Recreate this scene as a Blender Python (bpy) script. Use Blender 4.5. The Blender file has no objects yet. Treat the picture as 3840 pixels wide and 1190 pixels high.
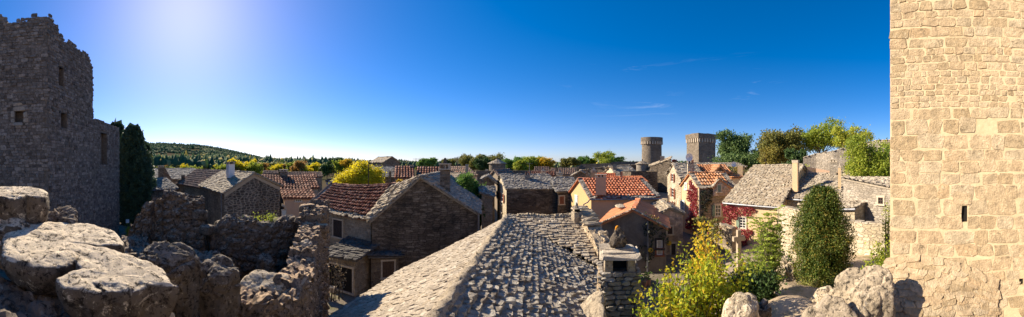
import bpy, math, random
import numpy as np
from mathutils import Vector
sin, cos, pi = math.sin, math.cos, math.pi
F = 1158.0; HY = 612.0; CX = 1920.0; CZ = 8.0
COL = bpy.context.scene.collection
SKY_DUST = .5; SKY_STR = .092; EXPO = .98
SUN_AZ = math.radians(-60.5); SUN_EL = math.radians(29.0)

# ------------------------------------------------------------------ survey helpers
def az(px): return (px - CX) / F
def P(px, py, r):
    a = az(px); return np.array((r * sin(a), r * cos(a), CZ + r * (HY - py) / F))
def PZ(px, py, zr):                       # point at a known height below/above the eye
    return P(px, py, zr * F / (HY - py))
def PG(px, r):                            # plan point on the terrain
    a = az(px); x, y = r * sin(a), r * cos(a)
    return np.array((x, y, float(ground(np.array([x]), np.array([y]))[0])))
def at_az(p, q, px):                      # fraction along plan line p-q met by the sight line of px
    a = az(px); s, c = sin(a), cos(a)
    d = q - p
    den = d[0] * c - d[1] * s
    return -(p[0] * c - p[1] * s) / (den if abs(den) > 1e-6 else 1e-6)
def nrm(v):
    v = np.asarray(v, float); n = np.linalg.norm(v, axis=-1, keepdims=True); return v / np.maximum(n, 1e-9)

# ------------------------------------------------------------------ noise
def _h(ix, iy, iz, s=0):
    n = (ix.astype(np.int64) * 374761393 + iy.astype(np.int64) * 668265263 + iz.astype(np.int64) * 2147483647 + s * 1274126177) & 0xffffffff
    n = ((n ^ (n >> 13)) * 1274126177) & 0xffffffff
    n = (n ^ (n >> 16)) & 0xffffffff
    n = (n * 2246822519) & 0xffffffff
    return ((n ^ (n >> 15)) & 0xffffff) / float(0xffffff)
def vnoise(p, s=0):
    i = np.floor(p).astype(np.int64); f = p - i; f = f * f * (3 - 2 * f)
    r = 0
    for dx in (0, 1):
        for dy in (0, 1):
            for dz in (0, 1):
                w = (f[:, 0] if dx else 1 - f[:, 0]) * (f[:, 1] if dy else 1 - f[:, 1]) * (f[:, 2] if dz else 1 - f[:, 2])
                r = r + w * _h(i[:, 0] + dx, i[:, 1] + dy, i[:, 2] + dz, s)
    return r * 2 - 1
def fbm(p, oct=4, s=0):
    r = 0; a = 1; t = 0
    for k in range(oct):
        r = r + a * vnoise(p * 2 ** k + 17.3 * k, s + k); t += a; a *= .5
    return r / t
def worley(p, s=0):
    i = np.floor(p).astype(np.int64); f = p - i
    d1 = np.full(len(p), 9.); d2 = np.full(len(p), 9.)
    for dx in (-1, 0, 1):
        for dy in (-1, 0, 1):
            for dz in (-1, 0, 1):
                a, b, c = i[:, 0] + dx, i[:, 1] + dy, i[:, 2] + dz
                q = np.stack([dx + _h(a, b, c, s), dy + _h(a, b, c, s + 1), dz + _h(a, b, c, s + 2)], 1)
                d = np.linalg.norm(q - f, axis=1)
                d2 = np.minimum(d2, np.maximum(d, d1)); d1 = np.minimum(d1, d)
    return d1, d2

# ------------------------------------------------------------------ mesh collector
class MB:
    def __init__(s): s.V = []; s.L = []; s.C = []; s.var = []; s.uv = []; s.m = []; s.n = 0
    def add(s, V, Fs, var=.5, uv=None, mat=0):
        V = np.asarray(V, float).reshape(-1, 3)
        if isinstance(Fs, np.ndarray):
            if not len(Fs): return
            L = Fs.reshape(-1); C = np.full(len(Fs), Fs.shape[1])
        else:
            L = np.array([i for f in Fs for i in f]); C = np.array([len(f) for f in Fs])
        s.V.append(V); s.L.append(L + s.n); s.C.append(C)
        s.var.append(np.broadcast_to(np.asarray(var, float), (len(C),)).copy())
        s.m.append(np.full(len(C), mat))
        s.uv.append(np.zeros((len(V), 2)) if uv is None else np.asarray(uv, float))
        s.n += len(V)
    def build(s, name, mats, parent=None, smooth=False, origin=None):
        me = bpy.data.meshes.new(name)
        V = np.concatenate(s.V); L = np.concatenate(s.L).astype(np.int32); C = np.concatenate(s.C).astype(np.int32)
        uv = np.concatenate(s.uv); var = np.concatenate(s.var).astype(np.float32)
        o = bpy.data.objects.new(name, me); COL.objects.link(o)
        off = np.zeros(3)
        if parent is not None:
            o.parent = parent; off = np.array(parent['_o']) if '_o' in parent else off
        if origin is not None:
            o.location = tuple(np.array(origin) - off); off = np.array(origin, float); 
        V = V - off
        o['_o'] = [float(x) for x in off]
        me.vertices.add(len(V)); me.vertices.foreach_set('co', V.astype(np.float32).ravel())
        me.loops.add(len(L)); me.loops.foreach_set('vertex_index', L)
        me.polygons.add(len(C)); st = np.concatenate([[0], np.cumsum(C)[:-1]]).astype(np.int32)
        me.polygons.foreach_set('loop_start', st); me.polygons.foreach_set('loop_total', C)
        me.polygons.foreach_set('material_index', np.concatenate(s.m).astype(np.int32))
        me.polygons.foreach_set('use_smooth', np.full(len(C), smooth))
        u = me.uv_layers.new(name='UVMap'); u.data.foreach_set('uv', uv[L].astype(np.float32).ravel())
        a = me.attributes.new('var', 'FLOAT', 'FACE'); a.data.foreach_set('value', var)
        for m in (mats if isinstance(mats, (list, tuple)) else [mats]): me.materials.append(m)
        me.update(calc_edges=True)
        return o

def tag(o, label=None, cat=None, group=None, kind=None):
    if label: o['label'] = label
    if cat: o['category'] = cat
    if group: o['group'] = group
    if kind: o['kind'] = kind
    return o
def thing(name, loc, label, cat, group=None):
    o = bpy.data.objects.new(name, None); COL.objects.link(o); o.empty_display_size = .3
    o.location = tuple(loc); o['_o'] = [float(x) for x in loc]
    return tag(o, label, cat, group)
def copy_tree(o, parent=None):
    c = o.copy(); COL.objects.link(c); c.parent = parent
    for ch in [x for x in COL.objects if x.parent == o]: copy_tree(ch, c)
    return c

# ------------------------------------------------------------------ materials
def newmat(name):
    m = bpy.data.materials.new(name); m.use_nodes = True; nt = m.node_tree
    return m, nt, nt.nodes['Principled BSDF']
def nd(nt, t, **kw):
    n = nt.nodes.new(t)
    for k, v in kw.items():
        if k.startswith('i_'):
            n.inputs[k[2:].replace('_', ' ')].default_value = v
        else: setattr(n, k, v)
    return n
def lk(nt, a, b): nt.links.new(a, b)
def ramp(nt, fac, stops, interp='LINEAR'):
    r = nt.nodes.new('ShaderNodeValToRGB'); r.color_ramp.interpolation = interp
    el = r.color_ramp.elements
    while len(el) < len(stops): el.new(.5)
    for e, (p, c) in zip(el, stops):
        e.position = p; e.color = (*c, 1) if len(c) == 3 else c
    if fac is not None: lk(nt, fac, r.inputs[0])
    return r.outputs[0]
def pal(cols):
    n = len(cols); return [(i / max(1, n - 1), c) for i, c in enumerate(cols)]
def mixc(nt, fac, a, b, mode='MIX'):
    m = nt.nodes.new('ShaderNodeMix'); m.data_type = 'RGBA'; m.blend_type = mode
    for s, v in ((m.inputs[0], fac), (m.inputs[6], a), (m.inputs[7], b)):
        if isinstance(v, (int, float)): s.default_value = v
        elif isinstance(v, tuple): s.default_value = (*v, 1)
        else: lk(nt, v, s)
    return m.outputs[2]
def noise(nt, vec, scale, detail=4, rough=.6, dist=0):
    n = nd(nt, 'ShaderNodeTexNoise'); n.inputs['Scale'].default_value = scale; n.inputs['Detail'].default_value = detail
    n.inputs['Roughness'].default_value = rough; n.inputs['Distortion'].default_value = dist
    if vec is not None: lk(nt, vec, n.inputs['Vector'])
    return n.outputs['Fac']
def math_(nt, op, a, b=None, c=None, clamp=False):
    m = nt.nodes.new('ShaderNodeMath'); m.operation = op; m.use_clamp = clamp
    for i, v in enumerate((a, b, c)):
        if v is None: continue
        if isinstance(v, (int, float)): m.inputs[i].default_value = v
        else: lk(nt, v, m.inputs[i])
    return m.outputs[0]
def pos(nt): return nt.nodes.new('ShaderNodeNewGeometry').outputs['Position']
def bump(nt, bsdf, h, strength=.6, dist=.03):
    b = nt.nodes.new('ShaderNodeBump'); b.inputs['Strength'].default_value = strength; b.inputs['Distance'].default_value = dist
    lk(nt, h, b.inputs['Height']); lk(nt, b.outputs[0], bsdf.inputs['Normal']); return b
def rough(bsdf, r=.9, spec=.06):
    bsdf.inputs['Roughness'].default_value = r; bsdf.inputs['Specular IOR Level'].default_value = spec

def m_masonry(name, cols, mortar, sx=.36, sy=.19, edge=.06, bd=.05, rnd=.75, stain=None, mort_amt=1.):
    """rubble courses: cells of the wall's own UV (metres)"""
    m, nt, b = newmat(name); rough(b)
    uv = nd(nt, 'ShaderNodeUVMap').outputs[0]; ps = pos(nt)
    wob = nd(nt, 'ShaderNodeTexNoise'); wob.inputs['Scale'].default_value = 1.7; lk(nt, uv, wob.inputs['Vector'])
    v1 = nd(nt, 'ShaderNodeVectorMath', operation='MULTIPLY_ADD'); lk(nt, wob.outputs['Color'], v1.inputs[0]); v1.inputs[1].default_value = (.18, .1, 0); lk(nt, uv, v1.inputs[2])
    mp = nd(nt, 'ShaderNodeMapping'); mp.inputs['Scale'].default_value = (1 / sx, 1 / sy, 1); lk(nt, v1.outputs[0], mp.inputs[0])
    vo = nd(nt, 'ShaderNodeTexVoronoi', voronoi_dimensions='2D', feature='F1', distance='CHEBYCHEV'); vo.inputs['Randomness'].default_value = rnd; vo.inputs['Scale'].default_value = 1
    v2 = nd(nt, 'ShaderNodeTexVoronoi', voronoi_dimensions='2D', feature='F2', distance='CHEBYCHEV'); v2.inputs['Randomness'].default_value = rnd; v2.inputs['Scale'].default_value = 1
    lk(nt, mp.outputs[0], vo.inputs['Vector']); lk(nt, mp.outputs[0], v2.inputs['Vector'])
    e = math_(nt, 'SUBTRACT', v2.outputs['Distance'], vo.outputs['Distance'])
    fine = noise(nt, ps, 9, 6, .7)
    e2 = math_(nt, 'ADD', e, math_(nt, 'MULTIPLY', math_(nt, 'SUBTRACT', fine, .5), .25))
    mask = ramp(nt, e2, [(edge * .6, (0, 0, 0)), (edge * 2.2, (1, 1, 1))])
    sep = nd(nt, 'ShaderNodeSeparateColor'); lk(nt, vo.outputs['Color'], sep.inputs[0])
    c = ramp(nt, sep.outputs[0], pal(cols))
    big = noise(nt, ps, .55, 4, .6)
    c = mixc(nt, 1., c, ramp(nt, fine, [(.25, (.5, .5, .5)), (.7, (1.25, 1.25, 1.25))]), 'MULTIPLY')
    c = mixc(nt, mort_amt, c, mixc(nt, mask, mortar, c))
    c = mixc(nt, 1., c, ramp(nt, big, [(.3, (.72, .70, .68)), (.65, (1.12, 1.1, 1.08))]), 'MULTIPLY')
    if stain:
        sm = ramp(nt, noise(nt, ps, .8, 5, .7, .6), [(.52, (0, 0, 0)), (.66, (.8, .8, .8))])
        c = mixc(nt, sm, c, stain)
    lk(nt, c, b.inputs['Base Color'])
    hh = math_(nt, 'ADD', mask, math_(nt, 'MULTIPLY', fine, .8))
    bump(nt, b, hh, .9, bd)
    return m
def m_var(name, cols, nscale=6, lo=.55, hi=1.3, lich=None, lich_t=.6, bs=.5, bd=.02, interp='LINEAR', r=.9, lscale=5):
    """one colour per block / slab / tile from its own number, with weathering"""
    m, nt, b = newmat(name); rough(b, r)
    at = nd(nt, 'ShaderNodeAttribute', attribute_name='var'); ps = pos(nt)
    c = ramp(nt, at.outputs['Fac'], pal(cols), interp)
    f = noise(nt, ps, nscale, 6, .7)
    c = mixc(nt, 1., c, ramp(nt, f, [(.28, (lo, lo, lo)), (.7, (hi, hi, hi))]), 'MULTIPLY')
    if lich:
        for k, lc in enumerate(lich):
            l = ramp(nt, noise(nt, ps, lscale * (1 + .7 * k), 5, .75, .4), [(lich_t + .0 * k, (0, 0, 0)), (lich_t + .07, (.85, .85, .85))])
            c = mixc(nt, l, c, lc)
    lk(nt, c, b.inputs['Base Color'])
    bump(nt, b, noise(nt, ps, nscale * 2.5, 6, .75), bs, bd)
    return m
def m_plain(name, col, var=.25, scale=3, r=.85, bs=.3, bd=.01, spec=.1, metal=0., col2=None):
    m, nt, b = newmat(name); rough(b, r, spec); b.inputs['Metallic'].default_value = metal
    ps = pos(nt); f = noise(nt, ps, scale, 6, .65)
    lo = tuple(x * (1 - var) for x in col); hi = tuple(min(1, x * (1 + var)) for x in (col2 or col))
    lk(nt, ramp(nt, f, [(.3, lo), (.7, hi)]), b.inputs['Base Color'])
    if bs: bump(nt, b, noise(nt, ps, scale * 6, 5, .7), bs, bd)
    return m
def m_plaster(name, col, dirt, scale=.9, amt=.6):
    m, nt, b = newmat(name); rough(b, .95, .05); ps = pos(nt)
    f = noise(nt, ps, scale, 6, .7, .5)
    c = mixc(nt, math_(nt, 'MULTIPLY', ramp(nt, f, [(.42, (0, 0, 0)), (.72, (1, 1, 1))]), amt), col, dirt)
    g = noise(nt, ps, 14, 5, .7)
    c = mixc(nt, 1., c, ramp(nt, g, [(.3, (.86, .86, .86)), (.7, (1.08, 1.08, 1.08))]), 'MULTIPLY')
    lk(nt, c, b.inputs['Base Color']); bump(nt, b, g, .35, .02)
    return m
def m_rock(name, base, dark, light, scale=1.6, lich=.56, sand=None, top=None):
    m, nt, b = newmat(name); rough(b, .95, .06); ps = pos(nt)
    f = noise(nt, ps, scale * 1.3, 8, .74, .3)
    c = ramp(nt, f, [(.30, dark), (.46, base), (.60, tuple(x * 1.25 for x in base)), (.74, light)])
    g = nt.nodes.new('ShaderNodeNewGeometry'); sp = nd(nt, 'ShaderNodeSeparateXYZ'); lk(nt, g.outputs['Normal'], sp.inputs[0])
    if top:  # paler up-facing colour: lichen, plus sunlit tops and shaded sides painted in
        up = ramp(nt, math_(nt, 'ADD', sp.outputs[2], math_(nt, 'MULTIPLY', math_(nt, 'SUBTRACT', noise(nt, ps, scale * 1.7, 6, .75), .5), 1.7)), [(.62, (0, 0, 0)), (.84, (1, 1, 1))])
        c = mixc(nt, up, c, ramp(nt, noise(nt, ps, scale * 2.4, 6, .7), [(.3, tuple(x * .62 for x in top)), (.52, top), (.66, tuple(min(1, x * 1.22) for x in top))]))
    l = ramp(nt, noise(nt, ps, scale * 2.1, 8, .82, .6), [(lich - .03, (0, 0, 0)), (lich + .01, (.92, .92, .92))])
    c = mixc(nt, l, c, light)
    k = ramp(nt, noise(nt, ps, scale * 4.2, 9, .82, .5), [(.43, (.95, .95, .95)), (.475, (0, 0, 0))])
    c = mixc(nt, k, c, dark)
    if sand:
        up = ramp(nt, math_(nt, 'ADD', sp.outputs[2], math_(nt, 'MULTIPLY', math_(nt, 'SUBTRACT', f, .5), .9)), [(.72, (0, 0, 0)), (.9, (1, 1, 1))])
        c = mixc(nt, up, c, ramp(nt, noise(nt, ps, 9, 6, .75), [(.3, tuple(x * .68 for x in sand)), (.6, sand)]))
    lk(nt, c, b.inputs['Base Color'])
    h = math_(nt, 'ADD', noise(nt, ps, scale * 5, 10, .8), math_(nt, 'MULTIPLY', noise(nt, ps, scale * 18, 6, .85), .5))
    bump(nt, b, h, .95, .035)
    return m
def m_leaf(name, cols, trans=.4):
    m, nt, b = newmat(name)
    at = nd(nt, 'ShaderNodeAttribute', attribute_name='var')
    c = ramp(nt, at.outputs['Fac'], pal(cols))
    b.inputs['Roughness'].default_value = .55; b.inputs['Specular IOR Level'].default_value = .3
    lk(nt, c, b.inputs['Base Color'])
    t = nd(nt, 'ShaderNodeBsdfTranslucent'); lk(nt, c, t.inputs['Color'])
    mx = nd(nt, 'ShaderNodeMixShader'); mx.inputs[0].default_value = trans
    lk(nt, b.outputs[0], mx.inputs[1]); lk(nt, t.outputs[0], mx.inputs[2])
    lk(nt, mx.outputs[0], nt.nodes['Material Output'].inputs[0])
    return m

M = {}
G3 = lambda a, b, c: (a, b, c)
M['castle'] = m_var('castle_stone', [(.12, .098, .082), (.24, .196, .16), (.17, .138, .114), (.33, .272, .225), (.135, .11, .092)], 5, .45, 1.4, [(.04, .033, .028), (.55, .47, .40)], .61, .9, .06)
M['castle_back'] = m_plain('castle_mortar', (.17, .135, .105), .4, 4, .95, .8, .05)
M['keep'] = m_var('keep_stone', [(.50, .36, .215), (.57, .43, .27), (.44, .32, .185), (.55, .43, .28), (.52, .365, .21)], 6, .58, 1.22, [(.22, .17, .105), (.55, .45, .30)], .59, 1., .05)
M['keep_mortar'] = m_plaster('keep_mortar', (.56, .435, .27), (.44, .33, .19), 1.2, .8)
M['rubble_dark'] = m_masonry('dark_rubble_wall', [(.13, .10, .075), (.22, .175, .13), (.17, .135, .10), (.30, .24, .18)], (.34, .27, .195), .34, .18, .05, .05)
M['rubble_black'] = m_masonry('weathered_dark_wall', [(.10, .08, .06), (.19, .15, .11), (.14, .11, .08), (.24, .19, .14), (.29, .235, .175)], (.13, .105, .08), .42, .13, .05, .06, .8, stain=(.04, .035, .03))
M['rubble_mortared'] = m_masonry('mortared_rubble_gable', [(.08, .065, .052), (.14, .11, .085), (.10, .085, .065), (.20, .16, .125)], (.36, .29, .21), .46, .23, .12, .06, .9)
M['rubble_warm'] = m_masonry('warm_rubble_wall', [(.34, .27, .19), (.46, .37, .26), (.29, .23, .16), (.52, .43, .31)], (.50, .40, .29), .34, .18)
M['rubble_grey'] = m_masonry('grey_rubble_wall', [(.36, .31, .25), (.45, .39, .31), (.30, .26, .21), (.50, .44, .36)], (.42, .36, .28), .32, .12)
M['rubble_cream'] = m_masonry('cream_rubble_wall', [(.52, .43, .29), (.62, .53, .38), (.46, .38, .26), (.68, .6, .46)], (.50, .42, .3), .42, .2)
M['rubble_tower'] = m_masonry('tower_masonry', [(.22, .18, .135), (.28, .23, .175), (.19, .155, .12), (.33, .275, .21)], (.25, .205, .155), .5, .26)
M['mottled'] = m_masonry('mottled_rubble_render', [(0.558, 0.403, 0.295), (0.310, 0.232, 0.186), (0.682, 0.512, 0.372), (0.620, 0.449, 0.326)], (.44, .33, .25), .42, .3, .16, .03, 1.)
M['plaster_yellow'] = m_plaster('yellow_plaster', (.62, .42, .20), (.50, .33, .16), .8, .6)
M['plaster_pink'] = m_plaster('pink_plaster', (.56, .37, .25), (.42, .30, .21), .7, .7)
M['plaster_ochre'] = m_plaster('ochre_plaster', (.66, .47, .27), (.52, .37, .24), 1.1, .75)
M['plaster_cream'] = m_plaster('cream_plaster', (.70, .55, .36), (.58, .43, .27), 1.2, .6)
M['plaster_dark'] = m_plaster('dark_cement_render', (.24, .195, .15), (.09, .072, .058), .9, .9)
M['plaster_grey'] = m_plaster('grey_beige_plaster', (.46, .36, .25), (.33, .26, .18), .9, .7)
M['plaster_white'] = m_plaster('white_plaster', (.72, .68, .64), (.6, .55, .5), 1, .4)
LZ = [(.27, .225, .17), (.40, .34, .26), (.33, .27, .20), (.50, .43, .33), (.22, .18, .14)]
M['lauze'] = m_var('stone_slab_roof', LZ, 5, .6, 1.3, [(.13, .12, .10), (.58, .54, .46)], .64, .7, .03)
M['lauze_grey'] = m_var('grey_stone_slab_roof', [(.21, .185, .155), (.32, .285, .24), (.26, .23, .19), (.42, .375, .31), (.16, .14, .115)], 5, .6, 1.3, [(.09, .08, .065), (.54, .48, .4)], .64, .7, .03)
M['lauze_warm'] = m_var('warm_stone_slab_roof', [(0.336, 0.272, 0.192), (0.432, 0.360, 0.256), (0.368, 0.288, 0.200), (0.496, 0.424, 0.320), (0.288, 0.224, 0.160)], 5, .65, 1.25, [(.24, .19, .14), (.68, .62, .5)], .65, .7, .03)
M['lauze_near'] = m_var('old_limestone_slabs', [(.40, .325, .235), (.50, .415, .31), (.44, .35, .245), (.60, .51, .385), (.33, .265, .195)], 9, .58, 1.25, [(.17, .135, .10), (.70, .62, .49)], .62, .9, .03, lscale=7)
M['lauze_rough'] = m_var('rough_lichened_slabs', [(.30, .25, .19), (.44, .38, .30), (.36, .30, .23), (.56, .50, .40), (.22, .18, .14)], 10, .4, 1.4, [(.05, .042, .034), (.70, .64, .54)], .6, .95, .04, lscale=8)
M['lauze_dark'] = m_var('shade_toned_slabs', [(.09, .08, .07), (.14, .125, .11), (.11, .10, .085), (.18, .16, .14)], 6, .6, 1.3, [(.05, .05, .035), (.34, .3, .25)], .64, .7, .03)  # slab colours darkened to stand in for the alley shade
M['tile_red'] = m_var('red_canal_tile', [(0.386, 0.126, 0.071), (0.504, 0.185, 0.101), (0.437, 0.151, 0.084), (0.571, 0.252, 0.151), (0.302, 0.101, 0.067)], 6, .7, 1.2, [(.25, .12, .09)], .66, .4, .02)
M['tile_orange'] = m_var('orange_canal_tile', [(0.478, 0.202, 0.092), (0.589, 0.294, 0.147), (0.515, 0.239, 0.110), (0.644, 0.386, 0.230), (0.386, 0.175, 0.092)], 6, .75, 1.15, None, .6, .4, .02)
M['tile_flat'] = m_var('salmon_roof_tile', [(.62, .22, .10), (.70, .29, .14), (.66, .25, .12), (.74, .35, .19)], 3, .75, 1.15, None, .6, .4, .02)
M['tile_old'] = m_var('old_brown_tile', [(.20, .09, .06), (.34, .155, .10), (.14, .07, .05), (.48, .27, .18), (.28, .16, .12)], 6, .6, 1.25, [(.12, .09, .08)], .62, .5, .02)
M['tile_brown'] = m_var('weathered_brown_tile', [(.24, .17, .13), (.32, .22, .17), (.20, .15, .12), (.38, .26, .18), (.42, .22, .14)], 6, .6, 1.25, [(.14, .12, .10)], .6, .5, .02)
M['mortar_ridge'] = m_rock('lichened_mortar_ridge', (.42, .34, .24), (.15, .12, .09), (.52, .45, .34), 3.2, .62)
M['rock'] = m_rock('lichened_sunlit_limestone', (.15, .12, .09), (.035, .028, .022), (.68, .58, .43), 2.6, .60, top=(.80, .66, .48))
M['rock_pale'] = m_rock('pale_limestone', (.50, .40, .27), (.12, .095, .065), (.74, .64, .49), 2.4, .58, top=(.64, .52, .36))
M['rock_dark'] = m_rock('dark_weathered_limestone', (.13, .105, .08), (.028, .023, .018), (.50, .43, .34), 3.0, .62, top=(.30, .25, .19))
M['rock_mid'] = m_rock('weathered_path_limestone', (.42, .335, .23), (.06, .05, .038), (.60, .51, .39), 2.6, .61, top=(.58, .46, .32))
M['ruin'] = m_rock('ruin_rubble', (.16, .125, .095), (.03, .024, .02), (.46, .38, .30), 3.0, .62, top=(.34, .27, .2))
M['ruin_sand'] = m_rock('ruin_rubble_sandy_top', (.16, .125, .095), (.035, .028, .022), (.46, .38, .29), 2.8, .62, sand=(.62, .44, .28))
M['lichen'] = m_plain('orange_lichen', (.62, .26, .03), .3, 20, .95, .5)
M['wood_dark'] = m_plain('dark_wood', (.05, .04, .035), .4, 12, .8)
M['wood_brown'] = m_plain('red_brown_wood', (.24, .09, .05), .3, 10, .7)
M['wood_door'] = m_plain('brown_door_wood', (.11, .07, .045), .35, 10, .8)
M['shut_green'] = m_plain('grey_green_paint', (.20, .26, .19), .2, 6, .7)
M['shut_pale'] = m_plain('pale_grey_paint', (.55, .58, .55), .12, 6, .7)
M['frame_white'] = m_plain('white_painted_wood', (.72, .68, .6), .1, 6, .6)
M['stone_frame'] = m_plain('dressed_stone', (.52, .43, .32), .25, 8, .9, .5, .02)
M['glass'] = m_plain('window_glass', (.02, .022, .028), .3, 2, .12, 0, spec=.6)
M['void'] = m_plain('interior_shade', (.02, .018, .016), .3, 2, .95, 0)  # near-black colour standing in for the shade inside openings
M['zinc'] = m_plain('zinc_metal', (.22, .22, .23), .25, 5, .45, .2, metal=.6)
M['rust'] = m_plain('rusty_metal', (.09, .06, .05), .3, 8, .7)
M['dish'] = m_plain('white_dish', (.75, .75, .75), .05, 5, .4, 0)
M['bark'] = m_plain('bark', (.13, .10, .075), .4, 9, .95, .8, .03)
M['bark_pale'] = m_plain('pale_twigs', (.26, .20, .14), .3, 9, .95)
M['slate_post'] = m_plain('poster_board', (.40, .34, .27), .25, 7, .8)
M['yellow_sign'] = m_plain('yellow_sign_paint', (.62, .38, .04), .1, 7, .6)
M['terracotta'] = m_plain('terracotta', (.42, .22, .14), .25, 8, .9)
M['stone_pot'] = m_plain('stone_trough', (.5, .4, .3), .25, 8, .9, .5)
M['teal'] = m_plain('teal_canvas', (.05, .33, .26), .12, 4, .8)
M['car_grey'] = m_plain('grey_car_paint', (.3, .31, .33), .08, 2, .3, 0, spec=.5)
M['car_dark'] = m_plain('dark_car_paint', (.05, .055, .07), .08, 2, .3, 0, spec=.5)
M['car_white'] = m_plain('white_car_paint', (.7, .7, .7), .05, 2, .3, 0, spec=.5)
M['rubber'] = m_plain('tyre_rubber', (.02, .02, .02), .1, 5, .8, 0)
L = {}
L['cypress'] = m_leaf('cypress_needles', [(.035, .065, .035), (.065, .11, .055), (.11, .16, .075)], .2)
L['yellow'] = m_leaf('yellow_leaves', [(.34, .34, .03), (.62, .52, .02), (.75, .60, .02), (.80, .66, .03)], .5)
L['gold'] = m_leaf('golden_leaves', [(.42, .30, .03), (.66, .42, .03), (.70, .50, .04)], .45)
L['orange'] = m_leaf('orange_leaves', [(.30, .20, .05), (.46, .24, .06), (.50, .32, .08)], .4)
L['lime'] = m_leaf('yellow_green_leaves', [(.20, .27, .03), (.36, .42, .05), (.52, .50, .06)], .45)
L['green'] = m_leaf('green_leaves', [(.09, .17, .03), (.15, .27, .05), (.23, .36, .07)], .4)
L['olive'] = m_leaf('olive_leaves', [(.13, .14, .035), (.22, .22, .05), (.34, .28, .06)], .35)
L['dark'] = m_leaf('dark_green_leaves', [(.045, .085, .022), (.075, .13, .035), (.12, .19, .05)], .25)
L['chestnut'] = m_leaf('chestnut_leaves', [(.07, .12, .035), (.13, .20, .055), (.20, .28, .08)], .25)
L['box'] = m_leaf('box_leaves', [(.045, .08, .014), (.09, .14, .02), (.18, .19, .03), (.36, .24, .04)], .25)
L['ivy_red'] = m_leaf('crimson_creeper_leaves', [(.22, .03, .035), (.34, .05, .06), (.46, .08, .09), (.30, .10, .06)], .3)
L['ivy_dark'] = m_leaf('dark_ivy_leaves', [(.02, .025, .012), (.035, .045, .02), (.05, .05, .025)], .15)
L['ivy_mix'] = m_leaf('mixed_ivy_leaves', [(.20, .07, .04), (.14, .18, .04), (.28, .26, .06), (.42, .14, .08)], .25)
L['ruby'] = m_leaf('dark_red_leaves', [(.12, .02, .02), (.2, .04, .03)], .25)
L['shrub_yg'] = m_leaf('turning_shrub_leaves', [(.16, .26, .03), (.36, .42, .03), (.60, .58, .03), (.70, .46, .04)], .45)
L['shrub_gold'] = m_leaf('golden_shrub_leaves', [(.50, .46, .03), (.72, .56, .03), (.80, .60, .05), (.74, .36, .06)], .45)
L['elder'] = m_leaf('elder_leaves', [(.24, .32, .045), (.36, .44, .06), (.50, .54, .09)], .45)
L['dry'] = m_leaf('dry_flower_heads', [(.28, .20, .10), (.4, .3, .16)], .2)
L['grassy'] = m_leaf('grass_blades', [(.14, .2, .04), (.3, .3, .08), (.42, .34, .12)], .3)

# ------------------------------------------------------------------ terrain
_ctl = [(2950, 7, -3.15), (3100, 6, -2.95), (2800, 6, -3.3), (2620, 6, -4.6), (3090, 12, -4.75), (2820, 9.5, -4.3), (2700, 13, -5.2), (2560, 14, -6.3),
        (2500, 19, -6.1), (2650, 22, -6.0), (2900, 18, -5.4), (3200, 13, -4.5), (3200, 20, -4.6), (3600, 7, -3.9), (3000, 24, -4.6), (1920, 16, -7.2),
        (1400, 16, -7.4), (1230, 15, -7.3), (1100, 20, -8), (700, 26, -8), (500, 36, -8), (300, 28, -8), (0, 22, -8), (-300, 20, -7), (2250, 20, -6.4), (2250, 10, -6.6),
        (2200, 32, -6.8), (2600, 45, -5.2), (3000, 40, -2.2), (3250, 34, -1.2), (3500, 24, -1.5), (1920, 45, -8), (2400, 85, -5), (3000, 80, -.5), (1500, 60, -8), (900, 60, -8),
        (500, 80, -8), (1900, 100, -8), (3100, 9, -4.0), (2990, 9.5, -4.1), (4400, 20, -3), (4400, 60, -1), (3700, 60, 0), (-1200, 30, -6)]
_cx = np.array([r * sin(az(p)) for p, r, z in _ctl]); _cy = np.array([r * cos(az(p)) for p, r, z in _ctl]); _cz = np.array([z for p, r, z in _ctl])
_t1 = ([-1500, 0, 300, 560, 620, 700, 800, 860, 960, 1040, 1100, 1250, 1450, 5000], [.03, .06, .062, .0618, .0625, .058, .047, .034, .014, .005, .003, .001, 0, 0])
_t2 = ([-1500, 900, 1150, 1195, 1215, 1240, 1290, 1330, 1400, 1440, 1490, 1510, 1560, 1640, 1700, 1740, 1790, 1860, 2000, 3000, 5000], [.004, .004, .004, .007, .0105, .0105, .007, .0085, .0075, .007, .0105, .008, .003, .004, .014, .017, .012, .003, .001, .006, .004])
def smooth(t): t = np.clip(t, 0, 1); return t * t * (3 - 2 * t)
def ground(x, y):
    x = np.asarray(x, float); y = np.asarray(y, float)
    r = np.hypot(x, y); px = CX + F * np.arctan2(x, y)
    w = np.zeros_like(r); s = np.zeros_like(r)
    for a, b, c in zip(_cx, _cy, _cz):
        k = 1 / (((x - a) ** 2 + (y - b) ** 2) + .3) ** 1.7; w += k; s += k * c
    near = s / w
    far = -8 + (np.interp(px, *_t1) * 1400 + 8) * np.clip((r - 250) / 1150, 0, 1) ** 1.6 * (np.interp(px, *_t1) > .0005)
    far2 = -8 + (np.interp(px, *_t2) * 3000 + 8) * smooth((r - 1900) / 1100)
    far = np.maximum(far, far2)
    far += fbm(np.stack([x / 90, y / 90, 0 * x], -1).reshape(-1, 3), 3, 5).reshape(r.shape) * np.clip((r - 300) / 600, 0, 1) * 4
    t = smooth((r - 90) / 90)
    return CZ + near * (1 - t) + far * t

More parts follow.
